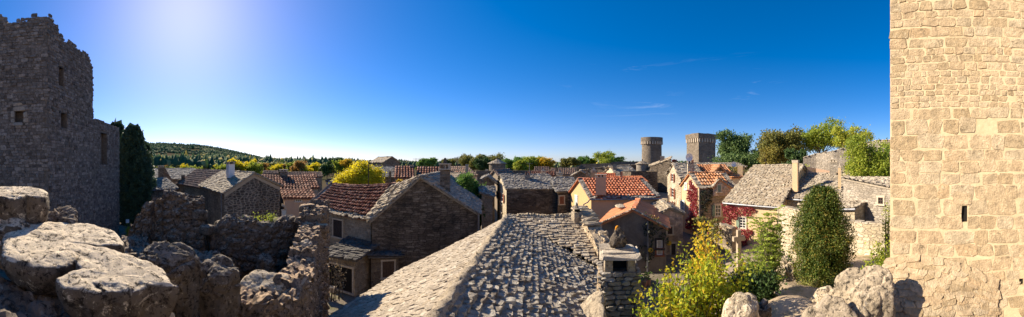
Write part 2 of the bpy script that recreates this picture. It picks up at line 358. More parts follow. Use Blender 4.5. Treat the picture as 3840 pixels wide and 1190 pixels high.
def build_terrain():
    na = 720
    rad = np.concatenate([[.3], np.geomspace(1., 9000, 190)])
    A = np.linspace(-pi, pi, na, endpoint=False)
    rr, aa = np.meshgrid(rad, A, indexing='ij')
    x, y = rr * np.sin(aa), rr * np.cos(aa)
    z = ground(x, y)
    z = z + (fbm(np.stack([x * 1.3, y * 1.3, 0 * x], -1).reshape(-1, 3), 4, 3).reshape(z.shape)) * .10 * (rr < 60)
    V = np.stack([x, y, z], -1).reshape(-1, 3)
    i = np.arange(len(rad) - 1)[:, None] * na; j = np.arange(na)[None]; j2 = (j + 1) % na
    Q = np.stack([i + j, i + na + j, i + na + j2, i + j2], -1).reshape(-1, 4)
    mb = MB(); mb.add(V, Q)
    m, nt, b = newmat('terrain_ground'); rough(b, 1., .0); ps = pos(nt)
    ln = nd(nt, 'ShaderNodeVectorMath', operation='LENGTH'); lk(nt, ps, ln.inputs[0])
    sandy = ramp(nt, noise(nt, ps, 1.2, 7, .7), [(.3, (.40, .30, .20)), (.55, (.56, .43, .29)), (.75, (.62, .50, .36))])
    street = ramp(nt, noise(nt, ps, 2.5, 6, .7), [(.3, (.16, .13, .10)), (.7, (.30, .25, .19))])
    sp = nd(nt, 'ShaderNodeSeparateXYZ'); lk(nt, ps, sp.inputs[0])
    hi = ramp(nt, math_(nt, 'MULTIPLY_ADD', sp.outputs[2], .2, 0.), [(.42, (0, 0, 0)), (.62, (1, 1, 1))])
    near = mixc(nt, hi, street, sandy)
    grs = ramp(nt, noise(nt, ps, .9, 6, .8), [(.5, (0, 0, 0)), (.66, (.7, .7, .7))])
    near = mixc(nt, grs, near, (.14, .15, .05))
    fa = ramp(nt, noise(nt, ps, .012, 8, .7), [(.30, (.05, .06, .025)), (.48, (.09, .075, .045)), (.6, (.12, .09, .06)), (.75, (.05, .065, .03))])
    hx, hy = 640 * sin(az(630)), 640 * cos(az(630))
    d = nd(nt, 'ShaderNodeVectorMath', operation='DISTANCE'); lk(nt, ps, d.inputs[0]); d.inputs[1].default_value = (hx, hy, 14)
    fld = ramp(nt, math_(nt, 'ADD', math_(nt, 'MULTIPLY', d.outputs['Value'], .005), math_(nt, 'MULTIPLY', noise(nt, ps, .01, 3), .3)), [(.66, (1, 1, 1)), (.74, (0, 0, 0))])
    fa = mixc(nt, fld, fa, (.27, .19, .135))
    t = ramp(nt, math_(nt, 'MULTIPLY', ln.outputs['Value'], .01), [(.45, (0, 0, 0)), (.9, (1, 1, 1))])
    lk(nt, mixc(nt, t, near, fa), b.inputs['Base Color'])
    bump(nt, b, noise(nt, ps, 6, 8, .75), .8, .06)
    o = mb.build('terrain', m, smooth=True); tag(o, 'stony village ground rising into wooded hills on the left', kind='structure'); return o
build_terrain()

# ------------------------------------------------------------------ primitives
_oct = lambda c: np.array([(-.5, -.5 + c), (-.5, .5 - c), (-.5 + c, .5), (.5 - c, .5), (.5, .5 - c), (.5, -.5 + c), (.5 - c, -.5), (-.5 + c, -.5)])
def blocks(mb, C, U, V, N, w, h, t, rng, cut=.22, inset=.86, jit=.09, var=None, mat=0, tv=.22):
    n = len(C)
    if n == 0: return
    w, h, t = [np.broadcast_to(np.asarray(q, float), (n,)) for q in (w, h, t)]
    U, V, N = [np.broadcast_to(np.asarray(q, float), (n, 3)) for q in (U, V, N)]
    c = _oct(cut); J = rng.normal(0, jit, (n, 8, 2)); K = rng.normal(0, jit * .5, (n, 8, 2))
    lo = c[None] + J; up = lo * inset + K
    tz = t[:, None] * (1 + rng.normal(0, tv, (n, 8)))
    def pt(q, hgt): return (C[:, None] + U[:, None] * (q[..., :1] * w[:, None, None]) + V[:, None] * (q[..., 1:] * h[:, None, None]) + N[:, None] * hgt[..., None])
    A = pt(lo, np.zeros((n, 8))); B = pt(up, tz)
    Vv = np.concatenate([A, B], 1).reshape(-1, 3)
    k = np.arange(8); k2 = (k + 1) % 8
    side = np.stack([k, k2, k2 + 8, k + 8], 1)
    base = (np.arange(n) * 16)[:, None, None]
    vr = rng.random(n) if var is None else var
    off = mb.n
    mb.add(Vv, (side[None] + base).reshape(-1, 4), np.repeat(vr, 8), mat=mat)
    top = (np.arange(8, 16)[None] + (np.arange(n) * 16)[:, None])
    mb.V.append(np.zeros((0, 3))); mb.uv.append(np.zeros((0, 2)))
    mb.L.append(top.reshape(-1) + off); mb.C.append(np.full(n, 8)); mb.var.append(vr.copy()); mb.m.append(np.full(n, mat))

def box(mb, c, U, hw, hd, z0, z1, var=.5, taper=1., mat=0):
    U = nrm(np.array([U[0], U[1]])); W = np.array([-U[1], U[0]])
    cor = [(-hw, -hd), (hw, -hd), (hw, hd), (-hw, hd)]
    V = [[c[0] + U[0] * a * k + W[0] * b_ * k, c[1] + U[1] * a * k + W[1] * b_ * k, z] for z, k in ((z0, 1), (z1, taper)) for a, b_ in cor]
    V = np.array(V); VV = []; UV = []; FF = []
    run = 0
    for i in range(4):
        j = (i + 1) % 4; ln = np.linalg.norm(V[j] - V[i])
        VV += [V[i], V[j], V[j + 4], V[i + 4]]; UV += [(run, z0), (run + ln, z0), (run + ln, z1), (run, z1)]
        FF.append([len(VV) - 4, len(VV) - 3, len(VV) - 2, len(VV) - 1]); run += ln
    for q in ((4, 5, 6, 7), (3, 2, 1, 0)):
        VV += [V[k] for k in q]; UV += [(V[k][0], V[k][1]) for k in q]; FF.append([len(VV) - 4, len(VV) - 3, len(VV) - 2, len(VV) - 1])
    mb.add(np.array(VV), FF, var, np.array(UV), mat)
def tube(mb, pts, rad, sides=6, var=.5, jit=0, rng=None):
    pts = np.asarray(pts, float); n = len(pts); rad = np.broadcast_to(np.asarray(rad, float), (n,))
    T = nrm(np.gradient(pts, axis=0)); ref = np.array([0, 0, 1.]) if abs(T[:, 2]).mean() < .8 else np.array([1., 0, 0])
    A = nrm(np.cross(T, ref)); B = np.cross(T, A)
    th = np.arange(sides) * 2 * pi / sides
    V = pts[:, None] + (A[:, None] * np.cos(th)[None, :, None] + B[:, None] * np.sin(th)[None, :, None]) * rad[:, None, None]
    if jit: V = V + rng.normal(0, jit, V.shape)
    i = np.arange(n - 1)[:, None] * sides; j = np.arange(sides)[None]; j2 = (j + 1) % sides
    mb.add(V.reshape(-1, 3), np.stack([i + j, i + j2, i + sides + j2, i + sides + j], -1).reshape(-1, 4), var)
    mb.add(V[0], [list(range(sides))[::-1]], var); mb.add(V[-1], [list(range(sides))], var)
def poly_at(pl, u):
    pl = np.asarray(pl, float); d = np.concatenate([[0], np.cumsum(np.linalg.norm(np.diff(pl, axis=0), axis=1))]); d /= d[-1]
    return np.stack([np.interp(u, d, pl[:, k]) for k in range(3)], -1)

class Patch:
    def __init__(s, bot, top, sag=0.):
        s.b = bot; s.t = top; s.sag = sag
        s.W = .5 * (np.linalg.norm(np.diff(np.array(bot), axis=0), axis=1).sum() + np.linalg.norm(np.diff(np.array(top), axis=0), axis=1).sum())
        s.H = np.linalg.norm(poly_at(top, np.array([.5])) - poly_at(bot, np.array([.5])))
    def S(s, u, v):
        p = poly_at(s.b, u) * (1 - v)[:, None] + poly_at(s.t, u) * v[:, None]
        p[:, 2] -= s.sag * np.sin(pi * np.clip(u, 0, 1)) * (.4 + .6 * v) ; return p
    def frame(s, u, v):
        e = .01
        u = np.clip(u, e, 1 - e); v = np.clip(v, e, 1 - e)
        U = nrm(s.S(u + e, v) - s.S(u - e, v)); V = nrm(s.S(u, v + e) - s.S(u, v - e)); N = nrm(np.cross(U, V))
        N = np.where(N[:, 2:] < 0, -N, N); return s.S(u, v), U, V, N
def deck(mb, pt, th=.10, nu=8, nv=4, up=-.015, var=.4, mat=0):
    u, v = np.meshgrid(np.linspace(0, 1, nu + 1), np.linspace(0, 1, nv + 1), indexing='ij')
    u = u.ravel(); v = v.ravel(); p = pt.S(u, v); _, _, _, N = pt.frame(u, v)
    T = p + N * up; Bm = p + N * (up - th); n = len(p)
    idx = lambda i, j: i * (nv + 1) + j
    Q = []
    for i in range(nu):
        for j in range(nv):
            a, b, c, d = idx(i, j), idx(i + 1, j), idx(i + 1, j + 1), idx(i, j + 1)
            Q += [[a, b, c, d], [d + n, c + n, b + n, a + n]]
    for i in range(nu):
        for j in (0, nv):
            a, b = idx(i, j), idx(i + 1, j); Q.append([a, b, b + n, a + n])
    for j in range(nv):
        for i in (0, nu):
            a, b = idx(i, j), idx(i, j + 1); Q.append([a, b, b + n, a + n])
    mb.add(np.concatenate([T, Bm]), np.array(Q), var, mat=mat)
def lauze(mb, pt, rng, row=.24, col=.36, th=.045, keep=None, jit=.1, var=None, mat=0, ulo=0., uhi=1., vlo=0., vhi=1., rot=.05, lift=1., tv=.22, asp=1.75, inset=.93):
    nr = max(2, int(pt.H * (vhi - vlo) / row)); Cs = []
    for j in range(nr):
        v = vlo + (j + .42) / nr * (vhi - vlo)
        u = ulo - rng.random() * col / pt.W
        while u < uhi:
            w = col * rng.uniform(.65, 1.45) / pt.W
            uc = min(max(u + w / 2, ulo + .2 * w), uhi - .2 * w); Cs.append((uc, v + rng.normal(0, .1) / nr, w * pt.W)); u += w
    Cs = np.array(Cs); u, v, w = Cs.T
    C, U, V, N = pt.frame(u, np.clip(v, .005, .995))
    n = len(C); h = row * asp * rng.uniform(.85, 1.2, n); t = th * rng.uniform(.7, 1.5, n)
    if keep is not None:
        k = keep(C); C, U, V, N, w, h, t, n = C[k], U[k], V[k], N[k], w[k], h[k], t[k], int(k.sum())
    ti = (.9 * th / row + rng.normal(0, .02, n))[:, None]
    V2 = nrm(V - N * ti); N2 = nrm(N + V * ti)
    a = rng.normal(0, rot, n)[:, None]; U2 = U * np.cos(a) + V2 * np.sin(a); V3 = V2 * np.cos(a) - U * np.sin(a)
    U2 = nrm(U2 + N * rng.normal(0, .03, n)[:, None])
    blocks(mb, C + N * (th * .55 * lift), U2, V3, N2, w * .99, h, t, rng, .2, inset, jit, var, mat, tv=tv)
def canal(mb, pt, rng, col=.23, row=.40, keep=None, ulo=0., uhi=1., vlo=0., vhi=1., mat=0, rad=None, steps=1.):
    rad = rad or col * .42
    nc = max(2, round(pt.W * (uhi - ulo) / col)); nr = max(2, round(pt.H * (vhi - vlo) / row))
    u, v = np.meshgrid(ulo + (np.arange(nc) + .5) / nc * (uhi - ulo), vlo + (np.arange(nr) + .5) / nr * (vhi - vlo))
    u = u.ravel() + rng.normal(0, .012, u.size) / pt.W; v = v.ravel() + rng.normal(0, .03, v.size) / pt.H
    C, U, V, N = pt.frame(u, np.clip(v, .001, .999))
    if keep is not None: k = keep(C); C, U, V, N = C[k], U[k], V[k], N[k]
    n = len(C); L_ = pt.H * (vhi - vlo) / nr * .56
    th = np.linspace(0, pi, 6)
    lo = np.stack([np.cos(th) * rad * 1.08, np.sin(th) * rad * 1.05 + .05 * steps, np.full(6, -L_)], -1)
    hi = np.stack([np.cos(th) * rad * .88, np.sin(th) * rad * .85 + 0., np.full(6, L_)], -1)
    T = np.concatenate([lo, hi])[None] + rng.normal(0, .006, (n, 12, 3))
    X = C[:, None] + U[:, None] * T[..., :1] + N[:, None] * T[..., 1:2] + V[:, None] * T[..., 2:]
    k = np.arange(5); q = np.stack([k, k + 1, k + 7, k + 6], 1)
    b = (np.arange(n) * 12)[:, None, None]; vr = np.clip(rng.random(n) * .8 + .2 * rng.random(n), 0, 1)
    off = mb.n
    mb.add(X.reshape(-1, 3), (q[None] + b).reshape(-1, 4), np.repeat(vr, 5), mat=mat)
    cap = np.arange(6)[None] + (np.arange(n) * 12)[:, None]
    mb.V.append(np.zeros((0, 3))); mb.uv.append(np.zeros((0, 2))); mb.L.append(cap.reshape(-1) + off); mb.C.append(np.full(n, 6)); mb.var.append(vr * .6); mb.m.append(np.full(n, mat))
def ridge(mb, p, q, rng, kind, mat=0, sag=0.):
    L_ = np.linalg.norm(np.array(q) - p); n = max(2, int(L_ / .4))
    if kind == 'tile':
        pts = poly_at([p, q], np.linspace(0, 1, n + 1)); pts[:, 2] += .03 - sag * np.sin(pi * np.linspace(0, 1, n + 1)); pts[:, 2] += rng.normal(0, .008, n + 1)
        for i in range(n): tube(mb, [pts[i], pts[i + 1] + (pts[i + 1] - pts[i]) * .06], [.12, .10], 7, rng.random())
    else:
        u = (np.arange(n) + .5) / n; C = poly_at([p, q], u); C[:, 2] += .03 - sag * np.sin(pi * u)
        U = nrm(np.array(q) - p); V = np.array([-U[1], U[0], 0])
        blocks(mb, C, U, V, np.array([0, 0, 1.]), L_ / n * 1.05, .34, .07, rng, .2, .85, .08, None, mat)
def wallpoly(mb, p, q, zb, prof, u0=0., mat=0, var=.5):
    """vertical wall from plan point p to q; prof = [(s, z)] along the top"""
    p = np.array(p[:2]); q = np.array(q[:2]); ln = np.linalg.norm(q - p)
    V = [(*p, zb), (*q, zb)]; UV = [(u0, zb), (u0 + ln, zb)]
    for s, z in sorted(prof, reverse=True):
        V.append((*(p + (q - p) * s), z)); UV.append((u0 + ln * s, z))
    mb.add(np.array(V), [list(range(len(V)))], var, np.array(UV), mat)

# ------------------------------------------------------------------ things built from those
def roof_mesh(parts, kind, mat, rng, name, parent, ridges=(), row=None, col=None, border=None, sag=0., steps=1.3):
    """parts: list of Patch; border: lauze edging material for tiled roofs"""
    mb = MB()
    for k, pt in enumerate(parts):
        deck(mb, pt, mat=0)
        if kind == 'lauze': lauze(mb, pt, rng, row or .24, col or .38)
        else:
            vlo = .0; uhi = 1.; ulo = 0.
            if border:
                e = .42 / pt.H; g = .35 / pt.W
                lauze(mb, pt, rng, .2, .3, .05, mat=1, vhi=e)
                lauze(mb, pt, rng, .2, .22, .04, mat=1, uhi=g, vlo=e); lauze(mb, pt, rng, .2, .22, .04, mat=1, ulo=1 - g, vlo=e)
                vlo = e * .8; ulo = g; uhi = 1 - g
            canal(mb, pt, rng, col or .23, row or .4, vlo=vlo, ulo=ulo, uhi=uhi, steps=steps)
    for p, q in ridges: ridge(mb, p, q, rng, kind, sag=sag)
    return mb.build(name, [M[mat], M[border or 'lauze_grey']], parent)

def house(nm, label, A, B, back=None, depth=6., kind='eave', apex=None, t=.5, roof='lauze', rmat='lauze', wmat='rubble_dark',
          over=.2, base=None, row=None, col=None, border=None, cat='house', group=None, seed=1, sag=0., gable_mat=None, drop=0., ridge2=None, steps=1.3):
    rng = np.random.default_rng(seed)
    a, b = P(*A), P(*B)
    ab = b - a; ab[2] = 0
    if back is not None:
        r = (a[2] - CZ) * F / (HY - back[1]); c = P(back[0], back[1], r); D = c - a; D[2] = 0
    else:
        D = nrm(np.array([-ab[1], ab[0], 0])); 
        if D[0] * a[0] + D[1] * a[1] < 0: D = -D
        D = D * depth
    c, d = a + D, b + D
    if kind == 'eave':
        R1, R2 = a + D * t, b + D * t
        s = at_az(R1[:2], R2[:2], apex[0]); pt = R1 + (R2 - R1) * s; z = CZ + math.hypot(pt[0], pt[1]) * (HY - apex[1]) / F
        R1[2] = R2[2] = z
        if ridge2: R2[2] = z + ridge2
        pats = [Patch([a, b], [R1, R2], sag), Patch([d, c], [R2, R1], sag)]
        def zr(s, q):
            lo = a[2] * (1 - s) + b[2] * s; hi = R1[2] * (1 - s) + R2[2] * s
            w = q / t if q < t else (1 - q) / (1 - t); return lo + (hi - lo) * w - sag * sin(pi * s)
        rd = [(R1, R2)]
    elif kind == 'gable':
        sm = at_az(a[:2], b[:2], apex[0]); Mp = a + (b - a) * sm; Mp[2] = CZ + math.hypot(Mp[0], Mp[1]) * (HY - apex[1]) / F
        Mq = Mp + D; Mq[2] -= drop
        pats = [Patch([c, a], [Mq, Mp], sag), Patch([b, d], [Mp, Mq], sag)]
        def zr(s, q):
            w = s / sm if s < sm else (1 - s) / (1 - sm); lo = a[2] if s < sm else b[2]; return lo + (Mp[2] - drop * q - lo) * w - sag * sin(pi * q)
        rd = [(Mp, Mq)]
    else:                                   # lean-to, high at the back
        s = .5; z = P(apex[0], apex[1], math.hypot(*(a + D)[:2]))[2]
        c[2] = d[2] = z
        pats = [Patch([a, b], [c, d], sag)]
        zr = lambda s, q: (a[2] * (1 - s) + b[2] * s) * (1 - q) + z * q
        rd = []
    lab = np.linalg.norm(ab); ld = np.linalg.norm(D); e1 = over / lab; e2 = over / ld
    gz = ground(np.array([a[0], b[0], c[0], d[0]]), np.array([a[1], b[1], c[1], d[1]])).min() - .3 if base is None else base
    cen = (a + b + c + d) / 4
    root = thing(nm, (cen[0], cen[1], gz), label, cat, group)
    W = lambda s, q: (a + (b - a) * s + D * q)[:2]
    mb = MB(); run = 0
    cor = [(e1, e2), (1 - e1, e2), (1 - e1, 1 - e2), (e1, 1 - e2)]
    lines = []
    for i in range(4):
        (s0, q0), (s1, q1) = cor[i], cor[(i + 1) % 4]
        p, q = W(s0, q0), W(s1, q1); n = 9
        ks = sorted(set(list(np.linspace(0, 1, n)) + ([t] if kind == 'eave' and i in (1, 3) else [])))
        if kind == 'gable' and i in (0, 2):
            kk = (sm - s0) / (s1 - s0) if abs(s1 - s0) > 1e-6 else .5; ks = sorted(ks + [kk])
        if kind == 'eave' and i == 1: ks = sorted(ks + [(t - q0) / (q1 - q0)])
        if kind == 'eave' and i == 3: ks = sorted(ks + [(t - q0) / (q1 - q0)])
        prof = [(k, zr(s0 + (s1 - s0) * k, q0 + (q1 - q0) * k) - .07) for k in ks if 0 <= k <= 1]
        wallpoly(mb, p, q, gz, prof, run, mat=(1 if gable_mat and ((kind == 'gable') == (i in (0, 2))) else 0)); run += np.linalg.norm(q - p)
        lines.append((np.array(p), np.array(q)))
    mb.build('wall', [M[wmat], M[gable_mat or wmat]], root)
    ro = roof_mesh(pats, roof, rmat, rng, 'roof', root, rd, row, col, border, sag, steps)
    if kind == 'gable' and roof == 'lauze':
        mb = MB(); dn_ = np.array([-nrm(ab)[1], nrm(ab)[0], 0])
        for a_, b_ in ((a, Mp), (Mp, b)):
            for dz, ww in ((.045, .26), (-.045, .2)):
                k_ = max(3, int(np.linalg.norm(b_ - a_) / .27)); C = poly_at([a_, b_], (np.arange(k_) + .5) / k_ + rng.normal(0, .15, k_) / k_); C[:, 2] += dz
                blocks(mb, C, nrm(b_ - a_), dn_, np.array([0, 0, 1.]), np.linalg.norm(b_ - a_) / k_ * rng.uniform(.8, 1.25, k_), ww * rng.uniform(.8, 1.3, k_), .05, rng, .2, .85, .1)
        mb.build('verge_stones', M[rmat], root)
    return dict(root=root, front=lines[0], right=lines[1], back=lines[2], left=(lines[3][0], lines[3][1]), dir=nrm(ab)[:2], ddir=nrm(D)[:2], roof=ro, pats=pats, base=gz, a=a, b=b, c=c, d=d, D=D)

def wall_frame(line, px0, px1, py0, py1):
    p, q = np.array(line[0][:2]), np.array(line[1][:2])
    s0, s1 = at_az(p, q, px0), at_az(p, q, px1)
    a, b = p + (q - p) * s0, p + (q - p) * s1
    c = (a + b) / 2; r = np.linalg.norm(c); U = nrm(b - a); N = np.array([U[1], -U[0]])
    if N @ c > 0: N = -N
    zt, zb = CZ + r * (HY - py0) / F, CZ + r * (HY - py1) / F
    return c, U, N, np.linalg.norm(b - a), zb, zt
def slab(mb, c, U, N, x0, x1, z0, z1, n0, n1, var=.5, mat=0):
    """box in wall coordinates: x along wall, n outwards"""
    cc = c + U * (x0 + x1) / 2 + N * (n0 + n1) / 2
    box(mb, cc, U, abs(x1 - x0) / 2, abs(n1 - n0) / 2, z0, z1, var, mat=mat)
def window(root, line, px0, px1, py0, py1, frame='stone_frame', shutter=None, smat='shut_green', panes=(2, 3), sill=True, bars=False, name='window', fr=.09, closed=False):
    c, U, N, w, zb, zt = wall_frame(line, px0, px1, py0, py1)
    mb = MB(); h = w / 2
    slab(mb, c, U, N, -h - fr, -h, zb - .002, zt + .002, .0, .05); slab(mb, c, U, N, h, h + fr, zb - .002, zt + .002, .0, .05)
    slab(mb, c, U, N, -h - fr - .02, h + fr + .02, zt, zt + fr * 1.2, -.002, .06); slab(mb, c, U, N, -h - fr - .04, h + fr + .04, zb - fr, zb, -.002, .11)
    o = mb.build(name, M[frame], root)
    mb = MB(); slab(mb, c, U, N, -h, h, zb, zt, .0, .012); mb.build('pane', M['void' if bars else 'glass'], o)
    mb = MB(); k = .018
    if not closed:
        for i in range(1, panes[0]): x = -h + w * i / panes[0]; slab(mb, c, U, N, x - k, x + k, zb, zt, .012, .035)
        for i in range(1, panes[1]): z = zb + (zt - zb) * i / panes[1]; slab(mb, c, U, N, -h, h, z - k, z + k, .014, .032)
        for x in (-h + k, h - k): slab(mb, c, U, N, x - k, x + k, zb, zt, .012, .04)
        for z in (zb + k, zt - k): slab(mb, c, U, N, -h, h, z - k, z + k, .013, .038)
        mb.build('sash', M['rust' if bars else 'frame_white'], o)
    if shutter:
        for sgn in ((-1, 1) if shutter == 'both' else (-1,) if shutter == 'left' else (1,)):
            mb = MB(); x0, x1 = (sgn * (h + .02), sgn * (h + .02 + w * .5))
            slab(mb, c, U, N, x0, x1, zb, zt, .06, .095)
            for z in (zb + .18 * (zt - zb), zb + .82 * (zt - zb)): slab(mb, c, U, N, x0 + sgn * .03, x1 - sgn * .03, z - .04, z + .04, .094, .115)
            mb.build('shutter', M[smat], o)
    if closed:
        mb = MB(); n = 3
        for i in range(n): slab(mb, c, U, N, -h + w * i / n + .006, -h + w * (i + 1) / n - .006, zb, zt, .012, .04)
        for z in (zb + .2 * (zt - zb), zb + .8 * (zt - zb)): slab(mb, c, U, N, -h + .03, h - .03, z - .04, z + .04, .038, .06)
        mb.build('shutter', M[smat], o)
    return o
def gutter(root, p, q, mat='zinc'):
    mb = MB(); p = np.array(p, float); q = np.array(q, float); p[2] -= .06; q[2] -= .06
    o2 = nrm(np.array([p[0] + q[0], p[1] + q[1], 0])); tube(mb, poly_at([p - o2 * .07, q - o2 * .07], np.linspace(0, 1, 5)), .065, 6)
    return mb.build('gutter', M[mat], root)
def pipe(root, p, z1, mat='zinc', r=.05):
    mb = MB(); tube(mb, [[p[0], p[1], p[2]], [p[0], p[1], (p[2] + z1) / 2], [p[0], p[1], z1]], r, 6); return mb.build('drainpipe', M[mat], root)
def chimney(root, px0, px1, pyt, r, zdown=1.4, mat='plaster_grey', U=None, cap='slots', dr=.75, flash=False):
    c3 = P((px0 + px1) / 2, pyt, r); w = (px1 - px0) / F * r
    hU = np.array([cos(az((px0 + px1) / 2)), -sin(az((px0 + px1) / 2))]) if U is None else U
    hw = w / 2 * .92; hd = hw * dr; zt = c3[2]; c = c3[:2]
    ch = .26 * min(1, w / .6) if cap != 'none' else 0
    mb = MB(); box(mb, c, hU, hw, hd, zt - zdown, zt - ch)
    if flash: box(mb, c, hU, hw * 1.08, hd * 1.08, zt - zdown, zt - zdown * .72)
    o = mb.build('chimney', M[mat], root)
    W = np.array([-hU[1], hU[0]])
    if cap == 'slots':
        mb = MB(); box(mb, c, hU, hw * 1.12, hd * 1.14, zt - ch + .001, zt - ch + .04)
        for sx in (-.8, 0, .8):
            for sy in (-.8, .8): box(mb, c + hU * hw * sx + W * hd * sy, hU, .05 + hw * .1, .05, zt - ch + .04, zt - .05)
        box(mb, c, hU, hw * 1.18, hd * 1.2, zt - .05, zt)
        mb.build('chimney_cap', M['stone_frame'], o)
        mb = MB(); box(mb, c, hU, hw * .5, hd * .5, zt - ch + .04, zt - .052); mb.build('flue', M['void'], o)
    elif cap == 'hat':
        mb = MB(); rng = np.random.default_rng(int(px0)); 
        box(mb, c, hU, hw * 1.25, hd * 1.3, zt - ch, zt - ch + .05)
        for sx in (-.8, .8): box(mb, c + hU * hw * sx, hU, .06, hd * .7, zt - ch + .05, zt - .06)
        box(mb, c, hU, hw * 1.15, hd * 1.2, zt - .06, zt); box(mb, c, hU, hw * .55, hd * .55, zt, zt + .10, taper=.7); box(mb, c, hU, hw * .3, hd * .3, zt + .10, zt + .26, taper=.4)
        mb.build('chimney_cap', M['stone_frame'], o)
    elif cap == 'pots':
        for k, sx in enumerate((-.5, .5)):
            mb = MB(); cc = c + hU * hw * sx; tube(mb, [[*cc, zt - ch], [*cc, zt - ch + .2], [*cc, zt - ch + .32]], [.11, .10, .13], 8); mb.build('chimney_pot', M['terracotta' if k else 'rust'], o)
    return o

# rocks ------------------------------------------------------------
def rock(nm, label, out, thick, mat, e=.45, seed=0, amp=.06, cat='boulder', group=None, res=90, fr=2.2, parent=None, lump=.5, down=None):
    """out: contour of the upper edge as (px, py, height from the eye)"""
    pts = np.array([PZ(*o) for o in out]); c = pts.mean(0)
    A_ = np.c_[pts[:, :2] - c[:2], np.ones(len(pts))]; pl, *_ = np.linalg.lstsq(A_, pts[:, 2], rcond=None)
    d = pts[:, :2] - c[:2]; th = np.arctan2(d[:, 1], d[:, 0]); R = np.hypot(d[:, 0], d[:, 1]); k = np.argsort(th); th = th[k]; R = R[k]
    th = np.r_[th - 2 * pi, th, th + 2 * pi]; R = np.r_[R, R, R]
    nt_, nph = res * 2, res
    T, Ph = np.meshgrid(np.linspace(-pi, pi, nt_, endpoint=False), np.linspace(-pi / 2, pi / 2, nph), indexing='ij')
    RR = np.interp(T, th, R)
    sg = lambda v: np.sign(v) * np.abs(v) ** e
    f = np.abs(np.cos(Ph)) ** e; g = sg(np.sin(Ph))
    f = f * (1 - .22 * (g < 0) * (-g))
    x = c[0] + RR * f * np.cos(T); y = c[1] + RR * f * np.sin(T)
    top = pl[0] * (x - c[0]) + pl[1] * (y - c[1]) + pl[2]
    z = top - thick / 2 + thick / 2 * g
    V = np.stack([x, y, z], -1).reshape(-1, 3)
    cc = np.array([c[0], c[1], (pl[2] - thick / 2)]); N = nrm((V - cc) / np.array([R.mean(), R.mean(), thick / 2]))
    q = V * fr + seed * 7.1
    w1, w2 = worley(q * 1.1, seed); 
    b1 = fbm(q * .55, 2, seed); rg_ = 1 - np.abs(fbm(q * 1.6, 4, seed + 5)) * 3.; pit = np.clip(fbm(q * 4.2, 3, seed + 7) - .12, 0, 1)
    ck = np.exp(-((w2 - w1) / .07) ** 2); w3, w4 = worley(q * np.array([.7, .7, 1.6]) + 3.1, seed + 20)
    dd = amp * (-.35 * ck + .25 * (w4 - w3) + 1.0 * b1 + lump * .6 * np.clip((w2 - w1) * 2.2, 0, 1) + .55 * rg_ + .8 * fbm(q * 3.0, 5, seed + 9) + .4 * np.minimum(pit * 0 + fbm(q * 8, 3, seed + 3), .1) - .8 * np.clip(fbm(q * np.array([1.2, 1.2, 5.]), 3, seed + 12) - .2, 0, 1))
    V = V + N * dd[:, None] * 1.15
    i = np.arange(nt_)[:, None]; i2 = (i + 1) % nt_; j = np.arange(nph - 1)[None]
    Q = np.stack([i * nph + j, i2 * nph + j, i2 * nph + j + 1, i * nph + j + 1], -1).reshape(-1, 4)
    mb = MB(); mb.add(V, Q)
    o = mb.build(nm, M[mat], parent, smooth=True, origin=None if parent else (c[0], c[1], pl[2] - thick))
    if parent is None: tag(o, label, cat, group)
    return o

